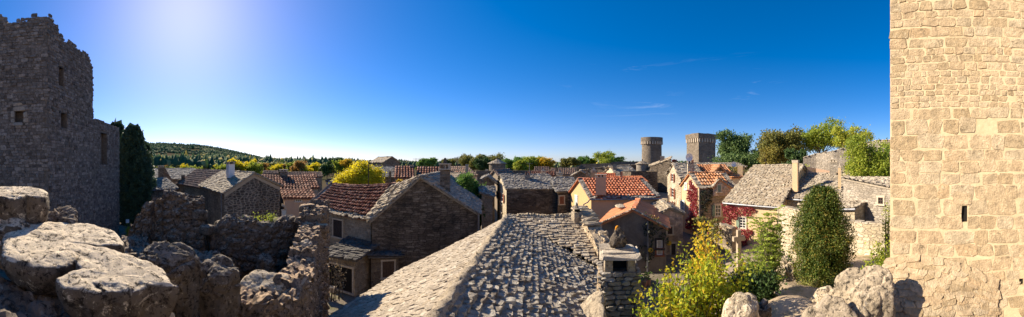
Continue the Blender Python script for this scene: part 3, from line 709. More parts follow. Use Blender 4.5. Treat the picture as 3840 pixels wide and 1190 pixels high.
def rubble_wall(name, path, zb, th, mat, seed=0, parent=None, ds=.06, amp=.10, jag=.12, fr=1.5, sharp=1., stones=60, ssz=1.):
    """thick broken wall along path [(x, y, ztop)]"""
    path = np.array(path, float); seg = np.r_[0, np.cumsum(np.hypot(*np.diff(path[:, :2], axis=0).T))]; Ln = seg[-1]
    n = max(8, int(Ln / ds)); s = np.linspace(0, Ln, n)
    x = np.interp(s, seg, path[:, 0]); y = np.interp(s, seg, path[:, 1]); zt = np.interp(s, seg, path[:, 2])
    k = max(1, int(.25 / ds)); ker = np.ones(2 * k + 1) / (2 * k + 1)
    xs = np.convolve(np.pad(x, k, 'edge'), ker, 'valid'); ys = np.convolve(np.pad(y, k, 'edge'), ker, 'valid')
    st = np.stack([s * 2.3, 0 * s + seed, 0 * s], 1)
    cell = np.floor(s * 2.1 + .6 * vnoise(st * .7, seed)); zt = zt + jag * (_h(cell, cell * 0, cell * 0, seed) - .5) * 2 + jag * .5 * fbm(st, 3, seed)
    T = nrm(np.stack([np.gradient(xs), np.gradient(ys)], 1)); Nn = np.stack([-T[:, 1], T[:, 0]], 1)
    hs = np.linspace(0, 1, max(6, int((zt.mean() - zb) / ds))); nw = max(5, int(th / ds))
    prof = [(-.5, h) for h in hs] + [(-.5 + (i + 1) / nw, 1) for i in range(nw - 1)] + [(.5, h) for h in hs[::-1]]
    prof = np.array(prof); m = len(prof)
    wx = xs[:, None] + Nn[:, :1] * prof[None, :, 0] * th; wy = ys[:, None] + Nn[:, 1:] * prof[None, :, 0] * th
    wz = zb + (zt[:, None] - zb) * prof[None, :, 1]
    V = np.stack([wx, wy, wz], -1)
    nx = np.where(np.abs(prof[:, 0]) >= .499, np.sign(prof[:, 0]), prof[:, 0] * .8); nz = np.where(prof[:, 1] >= .999, 1., 0.)
    N = nrm(np.stack([Nn[:, :1] * nx[None], Nn[:, 1:] * nx[None], np.broadcast_to(nz[None], (n, m))], -1))
    Vf = V.reshape(-1, 3); q = Vf * np.array([fr, fr, fr * 1.7])
    w1, w2 = worley(q * 1.5, seed)
    d = amp * (np.clip((w2 - w1) * 3.2, 0, .9) * sharp - .5 + .7 * fbm(q * .7, 3, seed) + .7 * fbm(q * 4, 4, seed + 4) + .5 * fbm(q * 10, 3, seed + 6))
    Vf = Vf + N.reshape(-1, 3) * d[:, None]
    i = np.arange(n - 1)[:, None] * m; j = np.arange(m - 1)[None]
    Q = np.stack([i + j, i + j + 1, i + m + j + 1, i + m + j], -1).reshape(-1, 4)
    mb = MB(); mb.add(Vf, Q); e = list(range(m)); mb.add(Vf[:m], [e[::-1]]); mb.add(Vf[-m:], [e])
    if stones:
        rg = np.random.default_rng(seed + 50); Nf = N.reshape(-1, 3); k = rg.choice(len(Vf), min(len(Vf), int(Ln * stones)), replace=False); n_ = len(k)
        Tn = np.repeat(np.c_[T, np.zeros(len(T))], m, 0)[k]; Nk = nrm(Nf[k] + rg.normal(0, .18, (n_, 3))); Uk = nrm(Tn + rg.normal(0, .2, (n_, 3))); Vk = np.cross(Nk, Uk)
        w_ = rg.uniform(.09, .30, n_) * ssz; blocks(mb, Vf[k] - Nk * .03, Uk, Vk, Nk, w_, w_ * rg.uniform(.4, .8, n_), .03 + w_ * .28, rg, .22, .72, .10)
    return mb.build(name, M[mat], parent, smooth=False if stones else True)

# foliage ----------------------------------------------------------
def leaves(mb, C, size, rng, var, asp=.6, up=.0, dirs=None):
    n = len(C); size = np.broadcast_to(np.asarray(size, float), (n,)) * rng.uniform(.6, 1.4, n)
    A = nrm(rng.normal(size=(n, 3))) if dirs is None else nrm(dirs + .5 * rng.normal(size=(n, 3)))
    B = rng.normal(size=(n, 3)); B[:, 2] *= (1 - up); B = nrm(np.cross(A, B))
    Nn = np.cross(A, B)
    s = size[:, None]
    p0 = C - A * s * .5; p2 = C + A * s * .5; p1 = C + B * s * asp * .5 + Nn * s * .1; p3 = C - B * s * asp * .5 + Nn * s * .1
    V = np.stack([p0, p1, p2, p3], 1).reshape(-1, 3); Q = np.arange(4 * n).reshape(n, 4)
    mb.add(V, Q, np.clip(var, 0, 1))
def clumpy(rng, lobes, nclump, per, sig, size, mb, gap=.0, vbias=.0, seed=0, flat=.8, asp=.6, core=.35):
    lobes = np.array(lobes, float); vol = lobes[:, 3] * lobes[:, 4] * lobes[:, 5]; k = rng.choice(len(lobes), nclump, p=vol / vol.sum())
    d = nrm(rng.normal(size=(nclump, 3))); rad = rng.uniform(core, 1, nclump) ** .45
    C = lobes[k, :3] + d * lobes[k, 3:6] * rad[:, None]
    if gap: C = C[vnoise(C / (lobes[:, 3].mean() * .5), seed) > gap - 1]
    n = len(C); cv = rng.normal(0, .2, n)
    X = np.repeat(C, per, 0) + rng.normal(0, 1, (n * per, 3)) * sig * np.array([1, 1, flat]) * np.repeat(rng.uniform(.6, 1.3, n), per)[:, None]
    var = .5 + vbias + np.repeat(cv, per) + rng.normal(0, .18, n * per)
    leaves(mb, X, size, rng, var, asp)
    return C
def tree(nm, label, px, r, pyt, w, mat, base=None, style='round', seed=0, nclump=120, per=28, size=.3, group=None, cat='tree', gap=0., pyb=None, trunk=True, bark='bark', loc=None, h=None, vbias=0.):
    rng = np.random.default_rng(seed + 100)
    if loc is None:
        g = PG(px, r)
        if base is not None: g[2] = base
        top = CZ + r * (HY - pyt) / F; h = top - g[2]
    else: g = np.array(loc, float)
    root = thing(nm, g, label, cat, group); R = w / 2
    mb = MB(); tb = MB()
    if style in ('round', 'bush'):
        cb = .28 if style == 'round' else .02
        if pyb is not None: cb = max(0., (CZ + r * (HY - pyb) / F - g[2]) / h)
        ch = h * (1 - cb); cz = g[2] + h * cb + ch * .5
        lobes = [(g[0], g[1], cz - .04 * ch, R * .56, R * .56, ch * .38)]
        for i in range(15):
            a = rng.uniform(0, 2 * pi); q = rng.uniform(.35, .80); zz = rng.uniform(-.36, .42) * (1 - .3 * q)
            k = rng.uniform(.2, .42); lobes.append((g[0] + R * q * cos(a), g[1] + R * q * sin(a), cz + zz * ch, R * k, R * k, ch * k * .55))
        clumpy(rng, lobes, int(nclump * 1.7), per, R * .095, size, mb, min(gap, .8) or .72, vbias, seed)
    elif style == 'egg':
        nl = int(nclump); q = rng.random(nl); a = rng.uniform(0, 2 * pi, nl)
        pr = np.sqrt(np.clip(1 - ((q - .36) / .66) ** 2, 0, 1)) * np.where(q < .36, .78 + .22 * q / .36, 1.)
        rr = R * pr * rng.uniform(.72, 1.0, nl) * (1 + .30 * vnoise(np.stack([np.cos(a) * 2.6, np.sin(a) * 2.6, q * 6 + seed], 1), seed))
        C = np.stack([g[0] + rr * np.cos(a), g[1] + rr * np.sin(a), g[2] + h * (.01 + .99 * q)], 1)
        X = np.repeat(C, per, 0) + rng.normal(0, 1, (nl * per, 3)) * np.array([R * .06, R * .06, R * .09]); var = .45 + vbias + np.repeat(rng.normal(0, .2, nl), per) + rng.normal(0, .15, nl * per)
        leaves(mb, X, size, rng, var, .6)
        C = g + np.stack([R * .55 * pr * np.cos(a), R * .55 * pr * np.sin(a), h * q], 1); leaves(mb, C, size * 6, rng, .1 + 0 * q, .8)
    elif style == 'cone':
        nl = int(nclump); q = rng.random(nl) ** .8; a = rng.uniform(0, 2 * pi, nl)
        rr = R * (1 - q) ** .75 * rng.uniform(.55, 1, nl) * (.8 + .3 * vnoise(np.stack([a * 1.5, q * 7, 0 * a], 1), seed))
        C = np.stack([g[0] + rr * np.cos(a), g[1] + rr * np.sin(a), g[2] + h * (.04 + .96 * q)], 1)
        X = np.repeat(C, per, 0) + rng.normal(0, 1, (nl * per, 3)) * np.array([R * .10, R * .10, R * .16]); var = .5 + np.repeat(rng.normal(0, .22, nl), per) + rng.normal(0, .15, nl * per)
        leaves(mb, X, size, rng, var, .35)
    elif style == 'wispy':
        lobes = [(g[0] + rng.normal(0, R * .35), g[1] + rng.normal(0, R * .35), g[2] + h * rng.uniform(.4, .85), R * .5, R * .5, h * .16) for i in range(12)]
        clumpy(rng, lobes, nclump, per, R * .13, size, mb, gap, vbias, seed)
    if style != 'bush' or trunk:
        tr = max(.05, h * .022); tz = g[2] + h * (.5 if style not in ('cone', 'egg') else .85)
        lean = rng.normal(0, .03, 2) * h
        tube(tb, [[g[0], g[1], g[2] - .3], [g[0] + lean[0] * .5, g[1] + lean[1] * .5, (g[2] + tz) / 2], [g[0] + lean[0], g[1] + lean[1], tz]], [tr * 1.2, tr * .8, tr * .4], 7)
        for i in range(9 if style not in ('cone', 'egg') else 0):
            a = rng.uniform(0, 2 * pi); z0 = g[2] + h * rng.uniform(.2, .45); q = rng.uniform(.4, .85)
            e = [g[0] + R * q * cos(a), g[1] + R * q * sin(a), g[2] + h * rng.uniform(.55, .88)]
            m_ = [(g[0] + e[0]) / 2 + rng.normal(0, .05) * R, (g[1] + e[1]) / 2 + rng.normal(0, .05) * R, (z0 + e[2]) / 2 - .03 * h]
            tube(tb, [[g[0] + lean[0] * .3, g[1] + lean[1] * .3, z0], m_, e], [tr * .5, tr * .28, tr * .08], 5)
    if tb.n: tb.build('trunk', M[bark], root)
    if mb.n: mb.build('crown', L[mat], root)
    return root
def bare_tree(nm, label, px, r, pyt, w, seed=0, pyb=None):
    rng = np.random.default_rng(seed); g = PG(px, r); top = CZ + r * (HY - pyt) / F; h = top - g[2]
    root = thing(nm, g, label, 'tree'); tb = MB(); mb = MB(); tips = []
    def br(p, d, l, rad, dep):
        q = p + d * l; m_ = (p + q) / 2 + rng.normal(0, .05, 3) * l; tube(tb, [p, m_, q], [rad, rad * .8, rad * .55], 4)
        if dep == 0: tips.append(q); return
        for i in range(3 if dep > 1 else 4):
            d2 = nrm(d + rng.normal(0, .45, 3) + np.array([0, 0, .18])); br(q, d2, l * rng.uniform(.55, .78), rad * .55, dep - 1)
    br(g, np.array([0, 0, 1.]), h * .36, h * .02, 4)
    tb.build('trunk', M['bark_pale'], root)
    T = np.array(tips); leaves(mb, np.repeat(T, 3, 0) + rng.normal(0, .15, (len(T) * 3, 3)), .22, rng, rng.random(len(T) * 3)); mb.build('crown', L['olive'], root)
    return root
def creeper(nm, label, line, poly, mat, seed=0, dens=260, size=.13, off=.08, cat='climbing plant', extra=0., thick=.10):
    """leaves over a wall, outline given where it meets the wall"""
    rng = np.random.default_rng(seed); p, q = np.array(line[0][:2]), np.array(line[1][:2]); ln = np.linalg.norm(q - p); U = (q - p) / ln
    N = np.array([U[1], -U[0]]); 
    if N @ p > 0: N = -N
    pg = []
    for px, py in poly:
        s = at_az(p, q, px); c = p + (q - p) * s; pg.append((s * ln, CZ + np.linalg.norm(c) * (HY - py) / F))
    pg = np.array(pg); lo, hi = pg.min(0), pg.max(0); n = int((hi - lo).prod() * dens)
    X = rng.uniform(lo - .1, hi + .1, (n, 2)); inside = np.zeros(n, bool)
    Y = X + np.stack([vnoise(np.c_[X * 2.2, np.zeros(n)], seed), vnoise(np.c_[X * 2.2, np.ones(n)], seed)], 1) * .28
    for i in range(len(pg)):
        a, b = pg[i], pg[(i + 1) % len(pg)]
        k = ((a[1] > Y[:, 1]) != (b[1] > Y[:, 1])) & (Y[:, 0] < (b[0] - a[0]) * (Y[:, 1] - a[1]) / (b[1] - a[1] + 1e-9) + a[0]); inside ^= k
    X = X[inside]; n = len(X); bl = fbm(np.c_[X * 1.6, np.zeros(n)], 3, seed + 2)
    if extra: kp = bl > -extra; X, bl = X[kp], bl[kp]; n = len(X)
    o_ = off + np.abs(rng.normal(0, thick, n)) * (1 + bl)
    C = np.c_[p[0] + U[0] * X[:, 0] + N[0] * o_, p[1] + U[1] * X[:, 0] + N[1] * o_, X[:, 1]]
    mb = MB(); leaves(mb, C, size, rng, .5 + .7 * bl + rng.normal(0, .2, n), .85)
    c0 = C.mean(0); c0[2] = C[:, 2].min(); o = mb.build(nm, L[mat], origin=c0); return tag(o, label, cat)
def stems(nm, label, spots, mat, seed=0, h=2., spread=.5, nst=14, nl=60, size=.09, bark='bark', droop=.25, asp=.6, cat='shrub', vb=0., pinnate=False, zoff=0., group=None, parts=True, absz=None):
    """many-stemmed shrub with leaves set along arching stems; spots = [(px, r, height scale)]"""
    rng = np.random.default_rng(seed); sb = MB(); lb = MB(); g0 = PG(*spots[0][:2]); g0[2] = g0[2] + zoff if absz is None else absz
    root = thing(nm, g0, label, cat, group)
    for px, r, hs in spots:
        g = PG(px, r); g[2] = g[2] + zoff if absz is None else absz
        for k in range(nst):
            a = rng.uniform(0, 2 * pi); out = spread * rng.uniform(.1, 1.); hh = h * hs * rng.uniform(.6, 1.05)
            tt = np.linspace(0, 1, 9)
            x = g[0] + rng.normal(0, .06) + out * np.cos(a) * tt ** 1.4; y = g[1] + rng.normal(0, .06) + out * np.sin(a) * tt ** 1.4
            z = g[2] - .1 + hh * (tt - droop * .3 * tt ** 3); w = rng.normal(0, .02, (9, 2)) * tt[:, None]
            pts = np.stack([x + w[:, 0], y + w[:, 1], z], 1); tube(sb, pts, .012 * (1.15 - tt) * hh / 1.5 + .002, 4)
            if pinnate:
                for q in np.linspace(.28, 1, int(nl / 14)):
                    for sgn in (0, 1, 2):
                        b0 = np.array([np.interp(q, tt, pts[:, i]) for i in range(3)]); aa = rng.uniform(0, 2 * pi); Ld = size * 3.2 * rng.uniform(.7, 1.2)
                        dv = nrm(np.array([cos(aa), sin(aa), rng.uniform(-.1, .7)])); e = b0 + dv * Ld; e[2] -= Ld * .15; tube(sb, [b0, (b0 + e) / 2 + [0, 0, .02], e], .004, 3)
                        kk = 7; f = np.repeat(np.linspace(.3, 1, kk // 2 + 1), 2)[:kk]; C = b0 + (e - b0) * f[:, None]; sd = nrm(np.cross(dv, [0, 0, 1.])); sg = np.where(np.arange(kk) % 2, 1., -1.)[:, None]
                        dr = nrm(sd * sg + dv * .6); cv = rng.normal(.5 + vb, .2)
                        leaves(lb, C + dr * size * .5, size, rng, cv + rng.normal(0, .1, kk), .45, dirs=dr * 3)
            else:
                q = rng.uniform(.18, 1, nl) ** .8; C = np.stack([np.interp(q, tt, pts[:, i]) for i in range(3)], 1) + rng.normal(0, size * 1.1, (nl, 3))
                leaves(lb, C, size, rng, .5 + vb + rng.normal(0, .16) + rng.normal(0, .2, nl), asp)
    if parts:
        sb.build('stem', M[bark], root); lb.build('foliage', L[mat], root)
    else:
        lb.build('foliage', L[mat], root)
    return root

# ================================================================== THE PLACE
def facade(mb, fr, line, zb, prof, holes, th, course, blen, t, rng, cell=.3, mat_b=0, mat_s=1, depth=.6, cut=.18, inset=.9, jit=.05, skip=0., gap=None):
    """ashlar / rubble face along plan line, real blocks standing proud of a mortar core; prof = (px, py) skyline, holes = (px0, py0, px1, py1)"""
    p, q = np.array(line[0][:2]), np.array(line[1][:2]); ln = np.linalg.norm(q - p); U = (q - p) / ln; N = np.array([U[1], -U[0]])
    if N @ p > 0: N = -N
    pr = []
    for px, py in prof:
        s = at_az(p, q, px); c = p + (q - p) * s; pr.append((s * ln, CZ + np.linalg.norm(c) * (HY - py) / F))
    pr = np.array(sorted(pr)); top = lambda u: np.interp(u, pr[:, 0], pr[:, 1])
    hl = []
    for a, b, c_, d in holes:
        s0, s1 = sorted((at_az(p, q, a) * ln, at_az(p, q, c_) * ln)); cc = p + U * (s0 + s1) / 2; r = np.linalg.norm(cc)
        hl.append((s0, s1, CZ + r * (HY - d) / F, CZ + r * (HY - b) / F))
    inh = lambda u, z, m=0.: any(h[0] - m < u < h[1] + m and h[2] - m < z < h[3] + m for h in hl)
    us = sorted(set([0., ln] + list(np.arange(0, ln, cell)) + [x for h in hl for x in h[:2]])); zmax = pr[:, 1].max()
    zs = sorted(set([zb] + list(np.arange(zb, zmax, cell)) + [x for h in hl for x in h[2:]]))
    W3 = lambda u, z, n: (p[0] + U[0] * u + N[0] * n, p[1] + U[1] * u + N[1] * n, z)
    ok = {}
    for i in range(len(us) - 1):
        for j in range(len(zs) - 1):
            uc, zc = (us[i] + us[i + 1]) / 2, (zs[j] + zs[j + 1]) / 2
            ok[i, j] = zc < top(uc) - .05 and not inh(uc, zc)
    V = []; Q = []
    def quad(*pts): Q.append([len(V) + k for k in range(4)]); V.extend(pts)
    for (i, j), v in ok.items():
        if not v: continue
        a, b, c_, d = us[i], us[i + 1], zs[j], zs[j + 1]
        quad(W3(a, c_, 0), W3(b, c_, 0), W3(b, d, 0), W3(a, d, 0)); quad(W3(a, c_, -th), W3(b, c_, -th), W3(b, d, -th), W3(a, d, -th))
        if not ok.get((i - 1, j)): quad(W3(a, c_, 0), W3(a, c_, -th), W3(a, d, -th), W3(a, d, 0))
        if not ok.get((i + 1, j)): quad(W3(b, c_, 0), W3(b, c_, -th), W3(b, d, -th), W3(b, d, 0))
        if not ok.get((i, j + 1)): quad(W3(a, d, 0), W3(b, d, 0), W3(b, d, -th), W3(a, d, -th))
    for k in hl:
        quad(*(W3(u, z, -min(depth, th) * .98) for u, z in ((k[0], k[2]), (k[1], k[2]), (k[1], k[3]), (k[0], k[3])))) if depth < th else None
    mb.add(np.array(V), np.array(Q), mat=mat_b)
    C = []; z = zb
    while z < zmax:
        cs = course(z) if callable(course) else course; hc = cs * rng.uniform(.75, 1.25); bl = blen * (hc / .29 if callable(course) else 1); u = 0. if gap else -rng.random() * blen
        while u < ln:
            w = bl * rng.uniform(.55, 1.5); uc = u + w / 2; zc = z + hc / 2; w0 = w
            for h_ in hl:
                if z < h_[3] and z + hc > h_[2] and u < h_[1] and u + w > h_[0]:
                    a_, b_ = (u, h_[0]) if uc < (h_[0] + h_[1]) / 2 else (h_[1], u + w)
                    w = b_ - a_; uc = (a_ + b_) / 2
            if w * .45 < uc < ln and zc < top(uc) + hc * .5 and w > .06 and not inh(uc, zc) and rng.random() > skip: C.append((uc, zc + .04 * hc * rng.normal(), w, hc))
            u += w0
        z += hc
    C = np.array(C); n = len(C)
    X = np.c_[p[0] + U[0] * C[:, 0], p[1] + U[1] * C[:, 0], C[:, 1]]
    blocks(mb, X, np.array([*U, 0]), np.array([0, 0, 1.]), np.array([*N, 0]), C[:, 2] * .985 - (.016 if gap else 0), C[:, 3] * .97 - (.012 if gap else 0), t * rng.uniform(.3, 1.6, n), rng, cut, inset, jit, None, mat_s)
    return p, U, N, hl

# ---- ruined castle on the left
def castle():
    rng = np.random.default_rng(5)
    k = .8
    C0 = P(175, 612, 22.1)[:2]; C2 = P(447, 612, 36.)[:2]
    d = nrm(C2 - C0); s1 = at_az(C0, C2, 348); C1 = C0 + (C2 - C0) * s1
    L0 = C0 + np.array([-.187, -.982]) * 11
    root = thing('ruined_castle', (*C0, 0), 'tall roofless stone castle ruin with broken stepped top, left edge of view', 'castle')
    mb = MB()
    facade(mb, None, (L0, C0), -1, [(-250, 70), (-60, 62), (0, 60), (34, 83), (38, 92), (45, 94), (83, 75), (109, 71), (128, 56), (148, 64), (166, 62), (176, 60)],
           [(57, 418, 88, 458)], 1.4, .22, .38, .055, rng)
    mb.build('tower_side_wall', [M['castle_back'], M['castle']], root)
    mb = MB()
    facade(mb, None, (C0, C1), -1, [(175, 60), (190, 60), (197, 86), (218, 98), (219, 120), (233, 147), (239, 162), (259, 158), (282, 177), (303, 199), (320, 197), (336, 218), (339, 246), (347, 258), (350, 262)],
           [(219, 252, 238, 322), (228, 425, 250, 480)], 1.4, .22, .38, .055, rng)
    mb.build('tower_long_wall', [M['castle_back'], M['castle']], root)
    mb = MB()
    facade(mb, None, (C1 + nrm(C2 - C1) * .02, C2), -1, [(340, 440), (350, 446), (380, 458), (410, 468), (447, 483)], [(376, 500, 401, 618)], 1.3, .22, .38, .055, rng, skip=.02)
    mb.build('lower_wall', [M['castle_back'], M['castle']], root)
    # far walls of the keep shell
    n = np.array([-d[1], d[0]]); n = n if n @ C0 > 0 else -n
    mb = MB()
    rd = nrm(C1) * 9 + nrm(C0 - C1) * 1.2; lo_ = L0 + nrm(L0) * 9
    for a, b, zt in ((C1 + rd * .01, C1 + rd, 16.5), (C1 + rd, lo_, 16.8), (lo_, L0, 18.)):
        wallpoly(mb, a, b, -1, [(0, zt), (.3, zt + .5), (.5, zt - .3), (.8, zt + .2), (1, zt)])
    mb.build('rear_wall', M['rubble_dark'], root)
    mb = MB(); a = C2 + n * .1
    wallpoly(mb, a, C2 + n * 2.2, -1, [(0, 11.6), (1, 11.0)]); wallpoly(mb, a - d * 1.2, C2 + n * 2.2 - d * 1.2, -1, [(0, 11.6), (1, 11.0)])
    mb.build('end_wall', M['rubble_dark'], root)
    # pale stone surround of the little window
    c, U, N, w, zb, zt = wall_frame((L0, C0), 57, 88, 418, 458)
    mb = MB(); r2 = np.random.default_rng(2)
    for x, z, ww, hh in ((0, zt + .17, w * 1.5, .32), (-w / 2 - .16, zt - .2, .3, .5), (w / 2 + .16, zt - .3, .3, .4), (w / 2 + .18, zb + .1, .36, .34), (-w / 2 - .18, zb + .1, .3, .3), (-.1, zb - .16, w * 1.2, .26), (-.1, zt + .5, .7, .24)):
        blocks(mb, np.array([[*(c + U * x), z]]), np.array([*U, 0]), np.array([0, 0, 1.]), np.array([*N, 0]), ww, hh, .15, r2, .15, .93, .03)
    mb.build('window_surround', m_plain('pale_castle_stone', (.33, .27, .21), .3, 6, .95, .6, .03), root)
castle()

# ---- big tower wall on the right
def keep():
    rng = np.random.default_rng(8)
    a0 = az(3338); nrm_az = math.radians(84); r0 = 6.1
    f = np.array([sin(nrm_az), cos(nrm_az)]) * r0; T = np.array([f[1], -f[0]]) / r0
    hit = lambda px: f + T * (math.tan(az(px) - nrm_az) * r0) * (1 if True else 1)
    A_ = hit(3338); B_ = hit(4350)
    root = thing('keep_tower', (*((A_ + B_) / 2), 3.), 'huge sunlit cream stone tower wall with one narrow slit, right edge of view', 'tower')
    zb = CZ - 3.6; zt = CZ + 9.5
    mb = MB()
    c0 = np.linalg.norm(A_)
    prof = [(3338, HY - 9.5 / c0 * F * 1.1), (3600, -1300), (4350, -1300)]
    p, q = (A_, B_)
    facade(mb, None, (p, q), zb, prof, [(3605, 772, 3627, 834), (3691, 1044, 3713, 1072), (3822, 1046, 3838, 1070)], 2.4, (lambda z: .27 if z < CZ + .9 else .14 + .05 * (z > CZ + 2.2)), .44, .009, rng, cell=.5, depth=.9, cut=.13, inset=.965, jit=.055, skip=.02, gap=.9)
    mb.build('wall', [M['keep_mortar'], M['keep']], root)
    ln = np.linalg.norm(q - p); U = (q - p) / ln; N = np.array([U[1], -U[0]]); N = -N if N @ p > 0 else N
    mb = MB(); wallpoly(mb, p - N * 0.01, p - N * 7, zb - 1, [(0, zt), (1, zt)]); mb.build('side_wall', M['rubble_cream'], root)
    # rounded stones over and round the slit
    c, U2, N2, w, zl, zh = wall_frame((p, q), 3608, 3624, 776, 832); mb = MB()
    for x, z, ww, hh in ((-.02, zh + .16, .40, .26),):
        blocks(mb, np.array([[*(c + U2 * x), z]]), np.array([*U2, 0]), np.array([0, 0, 1.]), np.array([*N2, 0]), ww, hh, .022, rng, .16, .95, .04)
    mb.build('slit_surround', M['keep'], root)
    for a_, b_, c_, d_ in ((3604, 771, 3628, 835), (3690, 1043, 3714, 1073), (3821, 1045, 3839, 1071)):
        c, U2, N2, w, zl, zh = wall_frame((p, q), a_, c_, b_, d_); mb = MB(); slab(mb, c, U2, N2, -w / 2, w / 2, zl, zh, -1.2, -.06); mb.build('slit_dark_fill', M['void'], root)  # near-black plugs: shade inside the slit and holes painted in
    # battered foot: tilted thin courses spreading from the lower left corner
    up = np.array([np.append(p + U * x + N * .03, CZ - zz) for x, zz in ((-.02, 1.95), (.5, 1.86), (1.1, 1.9), (1.6, 2.05), (2.1, 2.3))])
    lo = up + np.array([*(N * 1.0), 0]) * np.array([.95, .85, .6, .3, .04])[:, None]; lo[:, 2] = CZ - np.array([3.1, 3.25, 3.3, 3.3, 3.3]); lo[0, :2] -= U * .3
    pt = Patch(list(lo), list(up)); mb = MB(); deck(mb, pt, .4, 14, 6, mat=0)
    lauze(mb, pt, rng, .095, .26, .016, mat=1, rot=.12, jit=.07)
    mb.build('battered_foot', [M['keep_mortar'], M['keep']], root)
keep()

# ---- foreground slab roof with mortar ridges, below the viewer
def near_roof():
    rng = np.random.default_rng(11)
    z0 = CZ - 2.4; ze = CZ - 4.0
    Fp = np.array([-.18, 13.9, z0]); Np = np.array([-1.45, 1.2, z0 + .05]); Mid = np.array([-.93, 6.6, z0 + .03])
    Ef = np.array([-4.05, 10.9, ze]); En = np.array([-2.7, 1.2, CZ - 2.95]); Em = np.array([-4.45, 6.6, ze + .02])
    R2 = np.array([3.0, 13.5, z0 - .02])
    root = thing('slab_roofed_house', (-.5, 8, 1), 'house under a vast pale limestone slab roof with rounded mortar ridge, centre foreground', 'house')
    mb = MB()
    pl = Patch([En, Em, Ef], [Np, Mid, Fp], .0); deck(mb, pl, .12, 16, 6, up=-.03)
    lauze(mb, pl, rng, .125, .21, .017, rot=.16, jit=.10, inset=.97)
    mb.build('sunny_slope', [M['lauze_near']], root)
    mb = MB(); er = 3.5
    k = .47
    Rn = np.array([er, .8, z0 - (er + 1.45) * .43]); Rf = np.array([er, 10.3, z0 - (er + .5) * .43]); V2 = np.array([2.95, 10.75, z0 - 3.4 * .44])
    Rm = np.array([er, 6.0, z0 - (er + .95) * .43])
    valley = lambda C: (C[:, 1] < 13.9 - (C[:, 0] + .18) * .98 + .15)
    ps = Patch([Rf + (Rf - Rm) * .75, Rf, Rm, Rn], [Fp + [0, .0, 0], Fp + (Mid - Fp) * .45, Mid, Np]); 
    lauze(mb, ps, rng, .165, .17, .065, rot=.08, keep=valley, jit=.07, tv=.12, asp=1.4, mat=0, inset=.965)
    for X_ in (Rn, Rm, Rf): pass
    d0 = mb; dm = MB(); deck(dm, Patch([Rf, Rm, Rn], [Fp, Mid, Np]), .1, 16, 6, up=-.05); dm.build('slope_bed', M['rock_dark'], root)  # dark bed: shade between the slabs is put into its colour
    # second layer of rough stones so the courses break up
    mb.build('rough_slope', [M['lauze_rough']], root)
    mb = MB()
    Bl = np.array([-.18, 13.9 - 4.4, z0 - 4.4 * .42]); Br = np.array([3.05, 9.3, z0 - 4.3 * .42])
    pf = Patch([Bl, Br], [Fp, R2]); lauze(mb, pf, rng, .15, .24, .045, rot=.05, jit=.06, tv=.12, inset=.965, keep=lambda C: ~valley(C) | (C[:, 1] > 13.8 - (C[:, 0] + .18) * .98))
    mb.build('cross_slope', [M['lauze_near']], root)
    # mortar ridges
    for a in ([Np, Mid, Fp], [Fp, R2]):
        pts = poly_at(a, np.linspace(0, 1, 110)); pts[:, 2] -= .02; w = fbm(np.c_[np.linspace(0, 9, 110), np.zeros(110), np.zeros(110)], 3, 4)[:, None]; pts += w * .04
        mb = MB(); tube(mb, pts, .155 + .03 * w[:, 0], 16, jit=.02, rng=rng); mb.build('mortar_ridge', M['mortar_ridge'], root, smooth=True)
    # walls below, far slope behind the cross ridge
    mb = MB()
    wallpoly(mb, (-2.6, 1.3), (-4.3, 6.6), -.5, [(0, CZ - 3.1), (1, ze - .1)]); wallpoly(mb, (-4.3, 6.6), (-3.95, 10.7), -.5, [(0, ze - .1), (1, ze - .1)]); wallpoly(mb, (-3.95, 10.7), (-.3, 13.7), -.5, [(0, ze - .1), (1, z0 - .1)])
    wallpoly(mb, (-.3, 13.7), (-.6, 17.8), -.5, [(0, z0 - .12), (1, ze)]); wallpoly(mb, (2.9, 13.4), (-.3, 13.7), -.5, [(0, z0 - .15), (1, z0 - .12)]); wallpoly(mb, (3.4, 1.), (3.4, 10.5), 1., [(0, z0 - 2.2), (1, z0 - 1.9)])
    mb.build('wall', M['rubble_dark'], root)
    mb = MB(); pb = Patch([np.array([2.9, 17.6, ze]), np.array([-.7, 17.9, ze])], [R2, Fp]); deck(mb, pb); lauze(mb, pb, rng, .22, .35); mb.build('rear_slope', M['lauze'], root)
near_roof()

